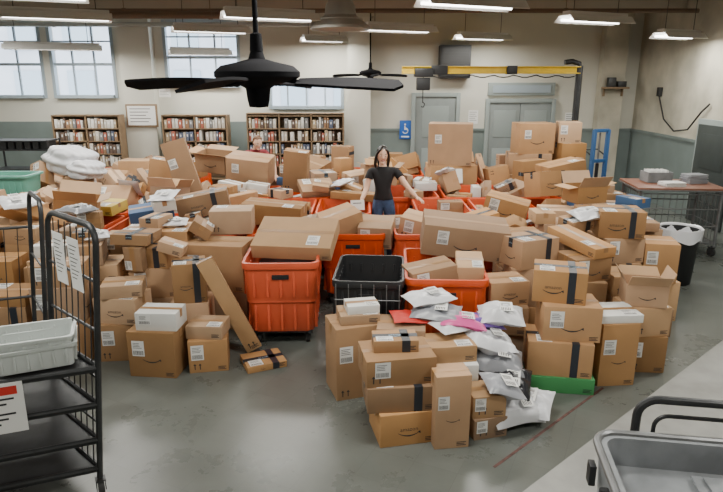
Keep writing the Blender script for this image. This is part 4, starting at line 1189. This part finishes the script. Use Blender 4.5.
quick('paper_card',b,['label','ink'],loc=(-.05,7.62,.95),rot=(-.3,0,.2),label='white card held in the hand of the woman',cat='paper')
J2=dict(J)
for k in J2:
    if k=='hrot': continue
    x,y,z=J2[k]
    if z>.95: y=y-(z-.95)*.55; z=z-(z-.95)*.12
    J2[k]=(x,y,z)
J2['eL']=(.25,-.42,1.08);J2['wL']=(.22,-.55,.93);J2['eR']=(-.25,-.42,1.08);J2['wR']=(-.22,-.55,.93)
J2['hc']=(-.01,-.36,1.47); J2['hrot']=Matrix.Rotation(22*D2R,3,'X')
HW2=[((.22,-.55,.93),(0,-.6,-.6),(0,-.3,-.7),(-1,0,0)),((-.22,-.55,.93),(0,-.6,-.6),(0,-.3,-.7),(1,0,0))]
person((-1.95,10.75,0),.5,J2,('maroon','jeans','hair2'),False,'person in maroon top bending forward over boxes',HW2)

# ------------------------------------------------------------------ keep the 300 best-visible cartons single, merge the rest
bpy.context.view_layer.update()
dg=bpy.context.evaluated_depsgraph_get()
cnt={}
def shoot(cx,step,wt):
    th=15.4*D2R; ct,st=math.cos(th),math.sin(th); o=Vector((cx,0,2.5))
    for py in range(100,460,step):
        for px in range(0,723,step):
            dx=px-361.5; dy=246-py
            d=Vector((dx,600*ct+dy*st,-600*st+dy*ct)).normalized()
            hit,loc,n,i,ob,m=SC.ray_cast(dg,o,d)
            if hit:
                r=ob
                while r.parent: r=r.parent
                cnt[r.name]=cnt.get(r.name,0)+wt
shoot(0,3,1.); shoot(-.7,6,1.); shoot(.7,6,1.)
BX=[o for o in COL.objects if o.name.startswith('cardboard_box') and o.parent is None]
BX.sort(key=lambda o:-cnt.get(o.name,0))
rest=BX[296:]
if rest:
    names=['card','card2','white','ink','seam','greenc','yellc','bluec']; idx={M[n].name:i for i,n in enumerate(names)}
    mb=MB()
    for o in rest:
        me=o.data; mw=o.matrix_world; base=len(mb.v)
        mb.v+= [tuple(mw@v.co) for v in me.vertices]
        for p in me.polygons:
            mb.f.append([base+i for i in p.vertices]); mb.m.append(idx.get(me.materials[p.material_index].name,0))
    for o in rest:
        for c in list(o.children): bpy.data.objects.remove(c)
        bpy.data.objects.remove(o)
    quick('cardboard_boxes',mb,names,label='remaining cardboard cartons packed deep inside the heap',cat='boxes',kind='stuff')

# ------------------------------------------------------------------ world, camera
w=bpy.data.worlds.new('World'); SC.world=w; w.use_nodes=True
bg=w.node_tree.nodes['Background']; bg.inputs[0].default_value=(.80,.89,1,1); bg.inputs[1].default_value=6.5
cd=bpy.data.cameras.new('Camera'); cam=bpy.data.objects.new('Camera',cd); COL.objects.link(cam)
cd.sensor_width=36; cd.lens=600/723*36; cd.clip_end=100
cam.location=(0,0,2.5); cam.rotation_euler=(math.radians(90-15.4),0,0)
SC.camera=cam
